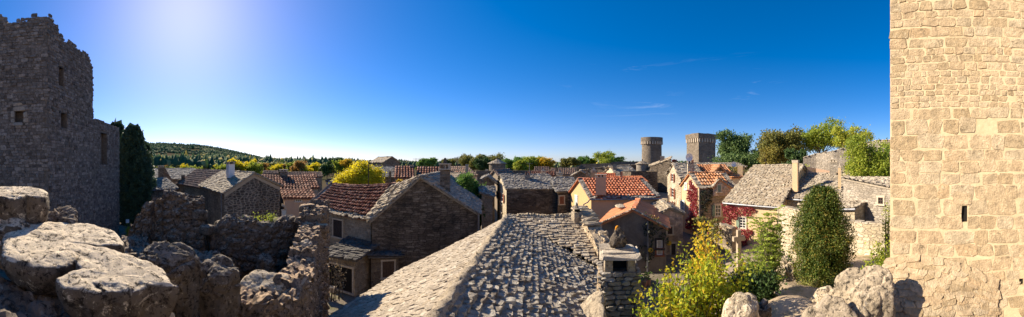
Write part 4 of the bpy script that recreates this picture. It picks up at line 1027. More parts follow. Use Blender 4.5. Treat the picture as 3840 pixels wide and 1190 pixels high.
# ---- gable wall with small mortared chimney beside it
def parapet_gable():
    rng = np.random.default_rng(4)
    root = thing('gable_wall', (3.3, 13., 1.), 'mortared stone parapet wall at the right end of the big slab roof', 'wall')
    a, b = P(2192, 800, 13.6), P(2203, 815, 11.3)
    path = [(3.15, 14.2, CZ - 2.1), (3.2, 13.2, CZ - 2.2), (3.3, 12.2, CZ - 2.55), (3.38, 11.4, CZ - 2.9), (3.45, 10.9, CZ - 3.3)]
    rubble_wall('wall', path, 1.0, .62, 'mort_wall', 3, root, .06, .035, .05, 2.2)
    mb = MB(); pts = np.array(path); n = 26; C = poly_at(pts[:3], np.linspace(0, 1, n)); C[:, 2] += .02
    blocks(mb, C, np.array([1., 0, 0]), np.array([0, 1., 0]), np.array([0, 0, 1.]), .66, .3, .06, rng, .2, .9, .1); mb.build('coping', M['lauze_warm'], root)
    t = thing('mortar_chimney', (2.85, 13.3, 5.2), 'squat rounded mortar chimney with flat stone cap at end of slab roof', 'chimney')
    mb = MB(); box(mb, (2.82, 13.15), (1, .1), .24, .26, CZ - 3.3, CZ - 2.12, taper=.82); o = mb.build('stack', M['mortar_ridge'], t)
    mb = MB(); box(mb, (2.82, 13.15), (1, .1), .10, .1, CZ - 2.12, CZ - 2.0); mb.build('flue', M['void'], t)
    mb = MB(); blocks(mb, np.array([[2.82, 13.15, CZ - 2.0]]), np.array([1., .1, 0]), np.array([-.1, 1., 0]), np.array([0, 0, 1.]), .5, .46, .05, rng, .2, .95, .06)
    blocks(mb, np.array([[2.80, 13.15, CZ - 1.95]]), np.array([1., .1, 0]), np.array([-.1, 1., 0]), np.array([0, 0, 1.]), .16, .16, .16, rng, .3, .5, .06); mb.build('cap_stone', M['lauze_near'], t)
M['mort_wall'] = m_rock('mortared_rubble', (.50, .39, .26), (.20, .155, .11), (.60, .50, .38), 2.0, .66)
parapet_gable()

# ---- stone chimney in the foreground
def near_chimney():
    rng = np.random.default_rng(21)
    r = 7.4; a = az(2325); c = np.array([r * sin(a), r * cos(a)]) ; U = np.array([cos(a), -sin(a)]); U = nrm(U + .10 * np.array([-U[1], U[0]])); W = np.array([-U[1], U[0]])
    root = thing('stone_chimney', (*c, 3.), 'big dry-stone chimney with slab cap and two pillars, on the near roof', 'chimney')
    zt = CZ + r * (HY - 1015) / F; zb = CZ - 5.2
    mb = MB(); z = zt; row = 0
    c = c + W * .32
    hw0, hd0 = .44, .40
    box(mb, c, U, hw0 * .96, hd0 * .96, zb, zt - .02, mat=0)
    while z > zb:
        hh = rng.uniform(.07, .13); k = (zt - z); out = .02 + .012 * row if k > .75 else .01
        hw = hw0 + out * .4; hd = hd0 + out
        for side, (ux, n_, L_, off) in enumerate(((U, -W, hw, hd), (U, W, hw, hd), (W, -U, hd, hw), (W, U, hd, hw))):
            x = -L_
            while x < L_:
                w = min(rng.uniform(.12, .34), L_ - x + .05); th = .03 + (.10 if k > .75 and row % 3 == 0 and side == 0 else .035 * rng.random())
                C = c + ux * (x + w / 2) + n_ * (off - .03)
                blocks(mb, np.array([[C[0], C[1], z - hh / 2]]), np.array([*ux, 0]), np.array([0, 0, 1.]), np.array([*n_, 0]), w * .98, hh * .9, th + .03, rng, .22, .9, .05, mat=1); x += w
        z -= hh; row += 1
    mb.build('stack', [M['castle_back'], M['lauze_grey']], root)
    # paler stones: sunlight on the left face put into the colour
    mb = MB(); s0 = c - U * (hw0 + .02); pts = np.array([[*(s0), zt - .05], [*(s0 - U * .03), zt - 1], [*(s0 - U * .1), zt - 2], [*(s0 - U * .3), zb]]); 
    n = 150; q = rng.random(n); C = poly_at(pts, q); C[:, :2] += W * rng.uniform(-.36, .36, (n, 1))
    blocks(mb, C, np.array([*W, 0]), np.array([0, 0, 1.]), np.array([*-U, 0]), rng.uniform(.1, .26, n), .1, .05, rng, .25, .8, .08); mb.build('sunlit_face', M['keep'], root)
    top = CZ + r * (HY - 966) / F
    for sx in (-.27, .27):
        mb = MB(); box(mb, c + U * sx - W * .12, U, .095, .27, zt - .02, top, taper=.96); mb.build('pillar', M['mortar_ridge'], root)
    mb = MB(); box(mb, c + W * .12, U, .18, .2, zt - .02, top - .003); mb.build('flue', M['void'], root)
    mb = MB(); cc = c - W * .12
    blocks(mb, np.array([[*cc, top]]), np.array([*U, 0]), np.array([*W, 0]), np.array([0, 0, 1.]), 1.0, .95, .07, rng, .1, .97, .035)
    blocks(mb, np.array([[*(cc + W * .12), top + .06]]), np.array([*nrm(U + .1 * W), 0]), np.array([*W, 0]), np.array([0, 0, 1.]), .9, .74, .06, rng, .1, .97, .03)
    blocks(mb, np.array([[*(cc + W * .2 - U * .05), top + .115]]), np.array([*nrm(U - .1 * W), 0]), np.array([*W, 0]), np.array([0, 0, 1.]), .8, .5, .04, rng, .14, .96, .04)
    mb.build('cap_slab', M['lauze_near'], root)
    zc = top + .14; base = c + W * .05
    t = thing('cap_rock', (*base, zc), 'dark pitted rock topped with orange lichen on the chimney slab', 'rock')
    for nm, dx, z1, z2, rw, mt, sd in (('rock', 0, -.04, .50, .24, 'rock_dark', 3), ('lichen_tip', -.03, .40, .55, .07, 'lichen', 5)):
        th, ph = np.meshgrid(np.linspace(-pi, pi, 64, endpoint=False), np.linspace(-pi / 2, pi / 2, 32), indexing='ij')
        V = np.stack([rw * np.cos(ph) * np.cos(th), rw * .8 * np.cos(ph) * np.sin(th), (z2 - z1) / 2 * np.sin(ph)], -1).reshape(-1, 3)
        hq = (V[:, 2] / (z2 - z1) + .5); V[:, :2] *= (1.12 - .62 * hq)[:, None] if nm == 'rock' else 1.; V = V * (1 + .5 * fbm(V * 7 + sd, 5, sd) + .25 * (1 - 3 * np.abs(fbm(V * 11 + sd, 3, sd))) * (nm == 'rock') * .5)[:, None]
        i = np.arange(64)[:, None]; i2 = (i + 1) % 64; j = np.arange(31)[None]
        Q = np.stack([i * 32 + j, i2 * 32 + j, i2 * 32 + j + 1, i * 32 + j + 1], -1).reshape(-1, 4)
        V = V[:, :1] * np.array([*U, 0]) + V[:, 1:2] * np.array([*W, 0]) + V[:, 2:] * np.array([0, 0, 1.]) + np.array([*(base + U * dx), zc + (z1 + z2) / 2])
        mb = MB(); mb.add(V, Q); mb.build(nm, M[mt], t, smooth=True)
    # mortar skirt where stack meets roof
    o = rock('mortar_apron', 'pale smooth mortar apron at the left foot of the stone chimney', [(2195, 1090, -3.0), (2248, 1075, -2.85), (2262, 1130, -3.0), (2262, 1190, -3.1), (2150, 1230, -3.6), (2165, 1150, -3.35)], .7, 'mortar_ridge', .6, 3, .02, cat='mortar apron')
near_chimney()

# ---- ruined round tower (near left)
def ruin():
    root = thing('ruined_round_tower', (-6, 6, 1), 'broken rubble ring of a ruined round tower below the boulders', 'ruin')
    def pl(*p): return [(*P(px, HY, r)[:2], CZ + z) for px, r, z in p]
    rubble_wall('right_wall', pl((870, 4.75, -2.05), (980, 4.7, -1.98), (1075, 5.0, -2.0), (1118, 6.0, -2.0), (1140, 7.0, -1.95), (1152, 8.0, -1.9), (1162, 9.2, -1.8), (1172, 9.9, -1.6)), CZ - 7.6, .56, 'ruin_sand', 1, root, .045, .075, .10, 2.2, stones=14, ssz=1.1)
    rubble_wall('corner_wall', pl((1160, 9.3, -1.65), (1180, 10.6, -1.52), (1205, 11.2, -1.5)), CZ - 7.6, .6, 'ruin_sand', 6, root, .05, .12, .12, 1.8)
    rubble_wall('near_wall', pl((300, 4.5, -2.3), (520, 4.4, -2.2), (700, 4.35, -2.1), (800, 4.45, -2.08), (880, 4.7, -2.05)), CZ - 7.6, .6, 'ruin', 2, root, .045, .10, .12, 2.2, stones=60)
    rubble_wall('far_wall', pl((1195, 10.9, -1.9), (1120, 10.2, -1.85), (1080, 10.0, -1.75), (1000, 9.8, -1.9), (930, 9.8, -1.82), (870, 9.9, -1.75), (835, 10.0, -1.85), (808, 10.1, -2.2), (790, 10.1, -2.5)), CZ - 7.8, .7, 'ruin', 3, root, .055, .12, .1, 1.4)
    rubble_wall('tall_wall', pl((800, 10.3, -2.45), (772, 10.2, -2.3), (768, 10.2, -1.2), (745, 10.2, -1.2), (700, 10.3, -1.15), (670, 10.4, -1.05), (632, 10.6, -.97), (626, 10.6, -1.3), (600, 10.7, -1.3), (598, 10.7, -1.7), (586, 10.7, -1.7), (584, 10.8, -1.35), (546, 10.9, -1.4), (543, 10.9, -1.7), (528, 11., -1.8), (524, 11., -2.1), (505, 11.1, -2.4), (495, 11.2, -2.9)), CZ - 7.8, .75, 'ruin', 4, root, .055, .13, .05, 1.4)
    rubble_wall('inner_ledge', pl((860, 8.6, -2.75), (790, 8.4, -2.6), (700, 8.5, -2.55), (600, 8.8, -2.5), (520, 9.2, -2.6)), CZ - 7.8, 1.3, 'ruin', 5, root, .07, .09, .06, 1.3)
    rubble_wall('west_wall', pl((505, 10.6, -2.6), (500, 8.8, -2.6), (480, 7, -2.7), (430, 5.6, -2.7)), CZ - 7.8, .8, 'ruin', 12, root, .07, .1, .1, 1.3)
    rubble_wall('low_inner_wall', pl((1010, 8.2, -3.0), (1085, 7.9, -3.05), (1115, 7.8, -3.0)), CZ - 7.8, .9, 'ruin_sand', 9, root, .06, .06, .04, 1.5)
    # loose stones built into the broken tops
    S = [(1150, 770, 10.3, .52, .4, .30), (1205, 778, 10.6, .5, .42, .34), (1172, 835, 9.6, .5, .4, .34), (1122, 832, 9.9, .3, .3, .42), (1098, 838, 10.2, .34, .3, .5), (1140, 878, 8.8, .36, .3, .26), (1210, 845, 9.2, .4, .36, .3), (1185, 800, 10.3, .6, .5, .3),
         (840, 838, 9.9, .7, .55, .36), (905, 845, 9.8, .55, .5, .28), (1000, 838, 9.8, .7, .5, .3), (1060, 832, 10., .6, .5, .34), (660, 725, 10.5, .6, .5, .2), (740, 757, 10.2, .5, .45, .3), (752, 790, 10.0, .45, .5, .35), (775, 850, 9.8, .4, .4, .3), (565, 762, 10.9, .45, .45, .2), (612, 757, 10.8, .3, .4, .25)]
    rng = np.random.default_rng(3)
    for i, (px, py, r, w, d_, h) in enumerate(S):
        c = P(px, py, r); th, ph = np.meshgrid(np.linspace(-pi, pi, 48, endpoint=False), np.linspace(-pi / 2, pi / 2, 24), indexing='ij'); sg = lambda v: np.sign(v) * abs(v) ** .55
        V = np.stack([w / 2 * sg(np.cos(ph)) * sg(np.cos(th)), d_ / 2 * sg(np.cos(ph)) * sg(np.sin(th)), h / 2 * sg(np.sin(ph))], -1).reshape(-1, 3); V *= (1 + .5 * fbm(V * 4 + i * 3.3, 4, i))[:, None]
        a = rng.uniform(-.5, .5) + az(px); V = np.c_[V[:, 0] * cos(a) + V[:, 1] * sin(a), -V[:, 0] * sin(a) + V[:, 1] * cos(a), V[:, 2]] + c - np.array([0, 0, h * .35])
        k = np.arange(48)[:, None]; k2 = (k + 1) % 48; j = np.arange(23)[None]; Q = np.stack([k * 24 + j, k2 * 24 + j, k2 * 24 + j + 1, k * 24 + j + 1], -1).reshape(-1, 4)
        mb = MB(); mb.add(V, Q); mb.build('loose_stone', M['ruin_sand' if px > 1080 else 'rock_dark'], root, smooth=True)
ruin()

def parapet():
    root = thing('rubble_parapet', (-2.5, .5, 4), 'dark rubble parapet carrying the big flat boulders, lower left corner', 'parapet')
    pl = [(*P(px, HY, r)[:2], CZ + z) for px, r, z in ((-900, 2.9, -1.2), (-400, 2.75, -1.22), (0, 2.7, -1.3), (200, 2.8, -1.38), (400, 2.9, -1.45), (560, 3.1, -1.6), (700, 3.4, -1.85), (840, 3.8, -2.1), (960, 4.2, -2.5))]
    rubble_wall('wall', pl, CZ - 6.5, 1.5, 'rock_mid_dark', 7, root, .04, .07, .05, 2.2, stones=40, ssz=.8)
M['rock_mid_dark'] = m_rock('parapet_limestone', (.22, .18, .14), (.05, .043, .037), (.5, .44, .35), 2.2, .6)  # darker limestone mix for the parapet rubble
parapet()
B = 'boulder'
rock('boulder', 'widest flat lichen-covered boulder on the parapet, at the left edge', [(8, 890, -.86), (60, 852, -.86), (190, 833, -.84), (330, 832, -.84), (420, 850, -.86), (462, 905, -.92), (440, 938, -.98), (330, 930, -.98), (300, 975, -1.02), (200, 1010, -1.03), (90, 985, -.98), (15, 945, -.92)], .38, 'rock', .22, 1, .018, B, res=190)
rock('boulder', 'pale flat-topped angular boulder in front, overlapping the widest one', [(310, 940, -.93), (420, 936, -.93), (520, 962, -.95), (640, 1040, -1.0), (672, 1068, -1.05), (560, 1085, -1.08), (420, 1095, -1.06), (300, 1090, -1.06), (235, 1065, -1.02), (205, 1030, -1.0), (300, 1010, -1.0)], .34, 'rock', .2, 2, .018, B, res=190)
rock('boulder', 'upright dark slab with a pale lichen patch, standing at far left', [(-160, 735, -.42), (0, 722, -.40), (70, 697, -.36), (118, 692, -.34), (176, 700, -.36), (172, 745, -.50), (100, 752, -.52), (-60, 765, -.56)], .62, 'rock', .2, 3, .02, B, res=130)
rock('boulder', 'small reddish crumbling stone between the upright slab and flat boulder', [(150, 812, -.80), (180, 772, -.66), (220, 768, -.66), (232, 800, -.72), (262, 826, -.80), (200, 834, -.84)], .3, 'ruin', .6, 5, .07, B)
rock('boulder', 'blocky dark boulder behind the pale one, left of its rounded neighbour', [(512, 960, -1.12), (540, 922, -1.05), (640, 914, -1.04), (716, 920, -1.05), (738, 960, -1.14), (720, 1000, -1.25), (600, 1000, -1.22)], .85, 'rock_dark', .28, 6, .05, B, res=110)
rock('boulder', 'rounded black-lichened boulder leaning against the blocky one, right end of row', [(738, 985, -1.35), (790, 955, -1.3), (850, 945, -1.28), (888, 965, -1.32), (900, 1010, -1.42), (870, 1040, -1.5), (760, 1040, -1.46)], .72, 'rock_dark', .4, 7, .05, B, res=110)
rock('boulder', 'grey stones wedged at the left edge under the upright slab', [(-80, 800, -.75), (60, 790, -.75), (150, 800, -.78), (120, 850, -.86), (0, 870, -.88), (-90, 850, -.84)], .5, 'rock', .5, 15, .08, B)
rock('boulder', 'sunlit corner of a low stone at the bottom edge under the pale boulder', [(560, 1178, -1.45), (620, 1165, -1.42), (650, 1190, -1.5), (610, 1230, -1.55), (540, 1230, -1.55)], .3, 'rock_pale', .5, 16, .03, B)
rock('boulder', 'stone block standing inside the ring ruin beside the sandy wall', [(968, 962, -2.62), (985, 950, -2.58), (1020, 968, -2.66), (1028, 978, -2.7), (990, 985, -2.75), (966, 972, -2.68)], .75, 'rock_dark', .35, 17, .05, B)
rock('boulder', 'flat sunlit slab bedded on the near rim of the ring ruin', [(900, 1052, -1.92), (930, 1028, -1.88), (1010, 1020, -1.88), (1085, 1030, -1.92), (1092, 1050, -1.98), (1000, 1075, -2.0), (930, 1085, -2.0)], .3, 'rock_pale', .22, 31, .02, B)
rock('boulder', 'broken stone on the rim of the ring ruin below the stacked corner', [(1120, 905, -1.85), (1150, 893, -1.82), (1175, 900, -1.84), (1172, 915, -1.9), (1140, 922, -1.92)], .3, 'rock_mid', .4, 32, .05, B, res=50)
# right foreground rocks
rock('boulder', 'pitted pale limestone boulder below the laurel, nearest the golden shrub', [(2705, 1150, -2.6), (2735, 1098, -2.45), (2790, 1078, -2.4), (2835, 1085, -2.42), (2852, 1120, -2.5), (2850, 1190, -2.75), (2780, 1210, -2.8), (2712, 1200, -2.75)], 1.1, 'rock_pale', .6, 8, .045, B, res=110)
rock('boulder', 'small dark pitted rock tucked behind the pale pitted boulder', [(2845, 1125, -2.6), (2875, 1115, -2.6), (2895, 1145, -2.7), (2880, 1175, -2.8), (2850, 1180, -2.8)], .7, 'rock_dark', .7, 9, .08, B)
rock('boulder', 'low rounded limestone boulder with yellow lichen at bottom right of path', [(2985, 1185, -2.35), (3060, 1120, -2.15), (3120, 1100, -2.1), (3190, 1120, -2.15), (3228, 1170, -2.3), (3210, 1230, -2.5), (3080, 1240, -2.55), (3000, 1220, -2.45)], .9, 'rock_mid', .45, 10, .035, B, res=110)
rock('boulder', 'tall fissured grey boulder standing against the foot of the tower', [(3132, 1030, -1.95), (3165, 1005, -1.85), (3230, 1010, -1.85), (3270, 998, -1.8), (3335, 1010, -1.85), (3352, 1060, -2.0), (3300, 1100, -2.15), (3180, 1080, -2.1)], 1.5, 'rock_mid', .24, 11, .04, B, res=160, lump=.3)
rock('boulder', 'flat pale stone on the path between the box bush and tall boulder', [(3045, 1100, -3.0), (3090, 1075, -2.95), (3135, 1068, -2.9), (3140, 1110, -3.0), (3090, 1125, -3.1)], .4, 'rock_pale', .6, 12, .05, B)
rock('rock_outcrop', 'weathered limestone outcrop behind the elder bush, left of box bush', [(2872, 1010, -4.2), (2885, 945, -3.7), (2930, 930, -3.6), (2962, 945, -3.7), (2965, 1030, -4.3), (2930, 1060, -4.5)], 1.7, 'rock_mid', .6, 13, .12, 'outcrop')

# ================================================================== houses, left to right
H = {}
H['a'] = house('stone_house', 'grey slab-roofed house furthest left with a dark stepped stone chimney', (585, 672, 50), (790, 672, 56), depth=11, apex=(690, 632), rmat='lauze_grey', wmat='rubble_dark', seed=1, row=.34, col=.5)
chimney(H['a']['root'], 592, 615, 622, 47.5, 3.6, 'rubble_dark', cap='slots')
mb = MB(); c0 = P(630, 668, 48.3); wallpoly(mb, P(612, 0, 48.2)[:2], P(645, 0, 48.6)[:2], 4.8, [(0, CZ - .25), (1, CZ - 2.6)]); mb.build('chimney_buttress', M['rubble_dark'], H['a']['root'])
H['a2'] = house('stone_house', 'low slab-roofed house with black gutter beside the dark conifer', (566, 713, 41), (668, 707, 43), depth=7, apex=(620, 668), rmat='lauze_grey', wmat='rubble_dark', seed=2, row=.3, col=.45)
gutter(H['a2']['root'], H['a2']['a'], H['a2']['b'])
t = thing('parapet_wall', P(665, 690, 44.5), 'stepped stone parapet between the two slab roofs on the left', 'wall')
mb = MB()
for x0, x1, yt in ((640, 668, 688), (668, 684, 674), (684, 689, 657)):
    p, q = P(x0, 0, 45)[:2], P(x1, 0, 45.4)[:2]; box(mb, (p + q) / 2, q - p, np.linalg.norm(q - p) / 2, .2, 3.5, CZ + 45 * (HY - yt) / F)
mb.build('wall', M['rubble_dark'], t)

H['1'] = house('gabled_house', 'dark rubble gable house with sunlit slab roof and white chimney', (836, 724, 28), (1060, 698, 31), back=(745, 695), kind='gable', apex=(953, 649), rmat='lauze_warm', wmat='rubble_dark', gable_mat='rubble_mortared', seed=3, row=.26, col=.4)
h = H['1']; gutter(h['root'], h['a'] + h['D'], h['a']); pipe(h['root'], h['a'] + h['D'] * .05, .5); chimney(h['root'], 847, 881, 607, 32.5, 1.7, 'plaster_white', U=h['ddir'], cap='slots')
mb = MB(); fl = h['front']; Nn = nrm(np.array([-(fl[1] - fl[0])[1], (fl[1] - fl[0])[0]])); Nn = -Nn if Nn @ fl[0] > 0 else Nn
ap = at_az(fl[0], fl[1], 953); lz = h['a'][2] - .12; rz = h['b'][2] - .12; tz_ = CZ + 30 * (HY - 649) / F - .12
for s0, z0_, s1, z1_ in ((0, lz, ap, tz_), (ap, tz_, 1, rz)):
    A0, A1 = fl[0] + (fl[1] - fl[0]) * s0 + Nn * .02, fl[0] + (fl[1] - fl[0]) * s1 + Nn * .02
    mb.add(np.array([[*A0, z0_], [*A1, z1_], [*A1, z1_ - .34], [*A0, z0_ - .34]]), [[0, 1, 2, 3]])
mb.build('render_band', M['plaster_grey'], h['root'])
H['1b'] = house('long_house', 'old brown-tiled house joined behind the white-chimney house', (752, 707, 37.6), (921, 697, 40.2), back=(660, 690), kind='gable', apex=(842, 641), roof='canal', rmat='tile_brown', wmat='rubble_warm', seed=4, col=.26, row=.45)
window(H['1b']['root'], H['1b']['left'], 722, 736, 735, 762, panes=(2, 2), bars=True)
h = H['2'] = house('tiled_house', 'house with red-brown canal tiles and twin stone chimney, right of the white-chimney house', (975, 699, 34.5), (1200, 706, 35), depth=8.5, apex=(1120, 657), roof='canal', rmat='tile_old', wmat='plaster_grey', gable_mat='rubble_dark', seed=5, sag=.12, col=.34, row=.6)
chimney(h['root'], 1048, 1078, 636, 38.5, 1.6, 'rubble_dark', cap='slots')
h = H['2l'] = house('lean_to_extension', 'pinkish plastered extension under a low tiled lean-to roof with arched doorway', (1060, 744, 31), (1190, 745, 31.6), depth=3.2, kind='lean', apex=(1120, 708), roof='canal', rmat='tile_old', wmat='plaster_pink', seed=6, col=.36, row=.6)
window(h['root'], h['front'], 1108, 1130, 748, 757, frame='stone_frame', panes=(3, 1))
window(h['root'], h['front'], 1058, 1072, 789, 817, closed=True, smat='shut_pale', shutter=None); window(h['root'], h['front'], 1080, 1096, 808, 830, closed=True, smat='shut_pale')
mb = MB(); c, U, N, w, zb, zt = wall_frame(h['front'], 1056, 1078, 770, 830)
for k in range(7):
    a0, a1 = pi / 2 * k / 7, pi / 2 * (k + 1) / 7; X0, X1 = -w / 2 + w * sin(a0) * .9, -w / 2 + w * sin(a1) * .9; slab(mb, c, U, N, X0, X1 + .02, zb + (zt - zb) * .45 + .9 * cos((a0 + a1) / 2) - .1, zb + (zt - zb) * .45 + .9 * cos((a0 + a1) / 2) + .14, .0, .1)
mb.build('arch', M['stone_frame'], h['root'])
house('tiled_barn', 'long low tiled roof far behind the red-brown tiled house', (1070, 664, 62), (1212, 664, 62), depth=9, apex=(1140, 646), roof='canal', rmat='tile_brown', wmat='rubble_warm', seed=7, col=.34, row=.6)
house('tiled_shed', 'small hipped tiled shed in front of the long low tiled roof', (1130, 666, 55), (1190, 666, 55), depth=5, apex=(1160, 651), roof='canal', rmat='tile_old', wmat='rubble_dark', seed=8, col=.34, row=.6)
house('tiled_barn', 'tiny stretch of tiled roof far left of the twin chimney', (985, 652, 75), (1046, 652, 75), depth=8, apex=(1015, 641), roof='canal', rmat='tile_brown', wmat='rubble_warm', seed=9, col=.4, row=.7)
# tile-roofed house with slab borders, and the great gable
h = H['t'] = house('tiled_house', 'near house with old striped canal-tile roof edged in grey slabs and a dark shutter', (1150, 775, 23.6), (1392, 828, 18.9), depth=5.2, apex=(1445, 704), roof='canal', rmat='tile_old', wmat='rubble_warm', seed=10, sag=.14, border='lauze_warm', col=.21, row=.33, t=.5, ridge2=.3, steps=2.2)
window(h['root'], h['front'], 1251, 1284, 826, 889, closed=True, smat='wood_dark', frame='stone_frame')
rng = np.random.default_rng(6)
mb = MB(); pt = Patch([P(1380, 822, 18.7), P(1400, 818, 18.8)], [P(1462, 701, 21.2), P(1575, 661, 18.6)]); deck(mb, pt, .08); lauze(mb, pt, rng, .26, .34, .07, rot=.15); mb.build('verge_slabs', [M['lauze_warm']], h['root'])
mb = MB(); tube(mb, [h['a'] + [0, 0, .06], h['pats'][0].t[0] + [0, 0, .08]], [.13, .13], 7); mb.build('verge_tiles', M['tile_brown'], h['root'])
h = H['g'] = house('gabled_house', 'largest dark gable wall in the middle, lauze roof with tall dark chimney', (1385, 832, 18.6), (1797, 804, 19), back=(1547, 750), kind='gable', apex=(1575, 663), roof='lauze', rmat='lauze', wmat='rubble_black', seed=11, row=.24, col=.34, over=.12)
Ln = h['front']
# right slope follows its own eave line straight away from the viewer
pipe(h['root'], P(1795, 806, 18.9), 1.0, 'zinc'); 
chimney(h['root'], 1649, 1690, 612, 19.6, 3.3, 'rubble_dark', cap='none')
c3 = P(1669, 625, 19.6); t = thing('chimney_stone', (c3[0], c3[1], c3[2]), 'small pointed stone standing on top of the tall dark chimney', 'stone')
mb = MB(); box(mb, c3[:2], (1, 0), .12, .1, c3[2] + .2, c3[2] + .55, taper=.35); mb.build('cap_stone', M['rock_dark'], t)
mb = MB(); box(mb, c3[:2], (1, .1), .40, .34, c3[2] - .20, c3[2] - .13, var=.3); box(mb, c3[:2], (1, .1), .38, .32, c3[2] + .13, c3[2] + .2, var=.4)
for sx in (-.28, 0., .28): box(mb, c3[:2] + np.array([sx, -.03 * sx]), (1, .1), .06, .24, c3[2] - .13, c3[2] + .13)
mb.build('chimney_cap', M['stone_frame'], h['root'])
# porch roof in the alley
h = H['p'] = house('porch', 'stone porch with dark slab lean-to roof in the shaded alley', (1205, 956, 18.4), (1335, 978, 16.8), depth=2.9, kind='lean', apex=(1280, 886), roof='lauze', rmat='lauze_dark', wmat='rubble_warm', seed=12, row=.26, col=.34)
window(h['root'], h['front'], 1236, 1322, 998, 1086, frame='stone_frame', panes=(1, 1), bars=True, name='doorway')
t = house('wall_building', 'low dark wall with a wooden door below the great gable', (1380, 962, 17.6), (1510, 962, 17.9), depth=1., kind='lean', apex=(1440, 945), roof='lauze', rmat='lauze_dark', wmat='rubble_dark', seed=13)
window(t['root'], t['front'], 1434, 1478, 980, 1040, closed=True, smat='wood_door', name='door')
mb = MB(); c = P(1235, 1088, 16.6); box(mb, c[:2], (1, .3), .34, .14, c[2] - .1, c[2] + .18, taper=1.15); tr = mb.build('stone_trough', M['stone_pot'], origin=(c[0], c[1], c[2] - .1)); tag(tr, 'pale stone flower trough on the ground by the porch doorway', 'trough')
stems('climbing_plant', 'reddish creeper growing up the porch post by the trough', [(1212, 17.3, 1.)], 'ivy_mix', 41, 2.4, .35, 7, 40, .10)
# ---- middle distance
h = H['3'] = house('stone_house', 'distant grey slab-roofed house with brown window, right of the yellow tree', (1395, 664, 46), (1482, 664, 46), depth=9, apex=(1440, 627), rmat='lauze_grey', wmat='rubble_dark', seed=14, row=.34, col=.5)
window(h['root'], h['front'], 1419, 1430, 668, 683, smat='wood_brown', closed=True); chimney(h['root'], 1458, 1468, 640, 44.6, 4.5, 'rubble_dark', cap='slots')
h = H['3t'] = house('tiled_house', 'distant red-tiled house between two slab roofs with small brown shutter', (1478, 668, 45), (1556, 668, 45), depth=9, apex=(1520, 625), roof='canal', rmat='tile_old', wmat='plaster_grey', seed=15, col=.42, row=.8)
window(h['root'], h['front'], 1513, 1521, 671, 681, closed=True, smat='wood_brown'); chimney(h['root'], 1535, 1552, 619, 49, .8, 'rubble_dark')
h = H['3u'] = house('tiled_house', 'wide distant roof of dull red tiles left of the tall dark chimney', (1558, 674, 47), (1695, 674, 47), depth=9, apex=(1620, 628), roof='canal', rmat='tile_old', wmat='plaster_grey', seed=16, col=.42, row=.8)
h = H['3v'] = house('tiled_house', 'pale tile roof right of the tall dark chimney with square chimney', (1692, 662, 50), (1795, 660, 52), depth=9, apex=(1740, 626), roof='canal', rmat='tile_brown', wmat='plaster_cream', seed=17, col=.42, row=.8)
chimney(h['root'], 1745, 1757, 617, 50, 1.6, 'plaster_grey')
h = house('plastered_shed', 'small pale plastered shed in front of the pale tile roof', (1708, 668, 43), (1738, 664, 44), depth=3, kind='gable', apex=(1728, 650), rmat='lauze_warm', wmat='plaster_cream', seed=18)
h = house('barn', 'high dark stone gable barn alone on the skyline', (1437, 609, 75), (1502, 611, 77), depth=9, kind='gable', apex=(1470, 588), rmat='lauze_warm', wmat='rubble_dark', seed=19, row=.5, col=.7)
t = thing('antenna_mast', P(1383, 705, 36), 'thin dark antenna mast in front of the yellow tree', 'antenna'); mb = MB(); tube(mb, [P(1381, 712, 36), P(1383, 608, 36)], .05, 5); mb.build('mast', M['rust'], t)
mb = MB(); c = P(1383, 622, 36); tube(mb, [c - [.3, 0, 0], c + [.3, 0, 0]], .02, 4); mb.build('crossbar', M['rust'], t)
# behind the great gable
t = thing('lantern_chimney', P(1734, 700, 29.5), 'slim plastered chimney with lantern top in front of the green tree', 'chimney')
mb = MB(); c = P(1734, 675, 29.5); box(mb, c[:2], (1, .1), .15, .15, 3., c[2] + .0); mb.build('stack', M['plaster_grey'], t)
mb = MB(); box(mb, c[:2], (1, .1), .12, .12, c[2] + .001, c[2] + .24); mb.build('flue', M['rust'], t)
mb = MB(); box(mb, c[:2], (1, .1), .19, .19, c[2] + .241, c[2] + .30); box(mb, c[:2], (1, .1), .10, .10, c[2] + .301, c[2] + .5, taper=.5); mb.build('cap', M['stone_frame'], t)
h = house('gabled_house', 'plastered gable with brown tile roof in the middle distance, left of the round dovecote base', (1873, 667, 42), (1930, 656, 47), back=(1833, 664), apex=(1880, 636), t=.5, roof='canal', rmat='tile_brown', wmat='plaster_grey', seed=20, col=.3, row=.5)
h = house('stone_house', 'dark little gable house with grey slabs just right of the green tree', (1807, 672, 33), (1862, 688, 33), depth=6, kind='gable', apex=(1829, 661), rmat='lauze_grey', wmat='rubble_dark', seed=21, row=.3, col=.4)
chimney(h['root'], 1820, 1830, 636, 36, 1.6, 'rubble_dark')
h = house('stone_house', 'low house with steep grey slab roof between the green tree and shuttered house', (1797, 720, 25.8), (1856, 738, 25.8), depth=3, apex=(1835, 702), rmat='lauze_grey', wmat='rubble_warm', seed=22, row=.24, col=.3)
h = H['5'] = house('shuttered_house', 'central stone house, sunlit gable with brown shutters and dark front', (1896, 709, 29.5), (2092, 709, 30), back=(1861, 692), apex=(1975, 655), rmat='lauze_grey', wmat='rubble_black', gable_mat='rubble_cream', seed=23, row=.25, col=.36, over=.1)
window(h['root'], h['left'], 1882, 1889, 727, 756, shutter='both', smat='wood_brown', panes=(1, 2)); window(h['root'], h['left'], 1866, 1871, 720, 744, shutter='both', smat='wood_brown', panes=(1, 2)); window(h['root'], h['left'], 1879, 1885, 770, 795, closed=True, smat='wood_door')
chimney(h['root'], 1967, 1989, 647, 31.6, 1.5, 'rubble_grey', cap='pots')
pipe(h['root'], np.array([*h['front'][1], h['b'][2]]) + np.array([.2, -.2, 0]), 0)
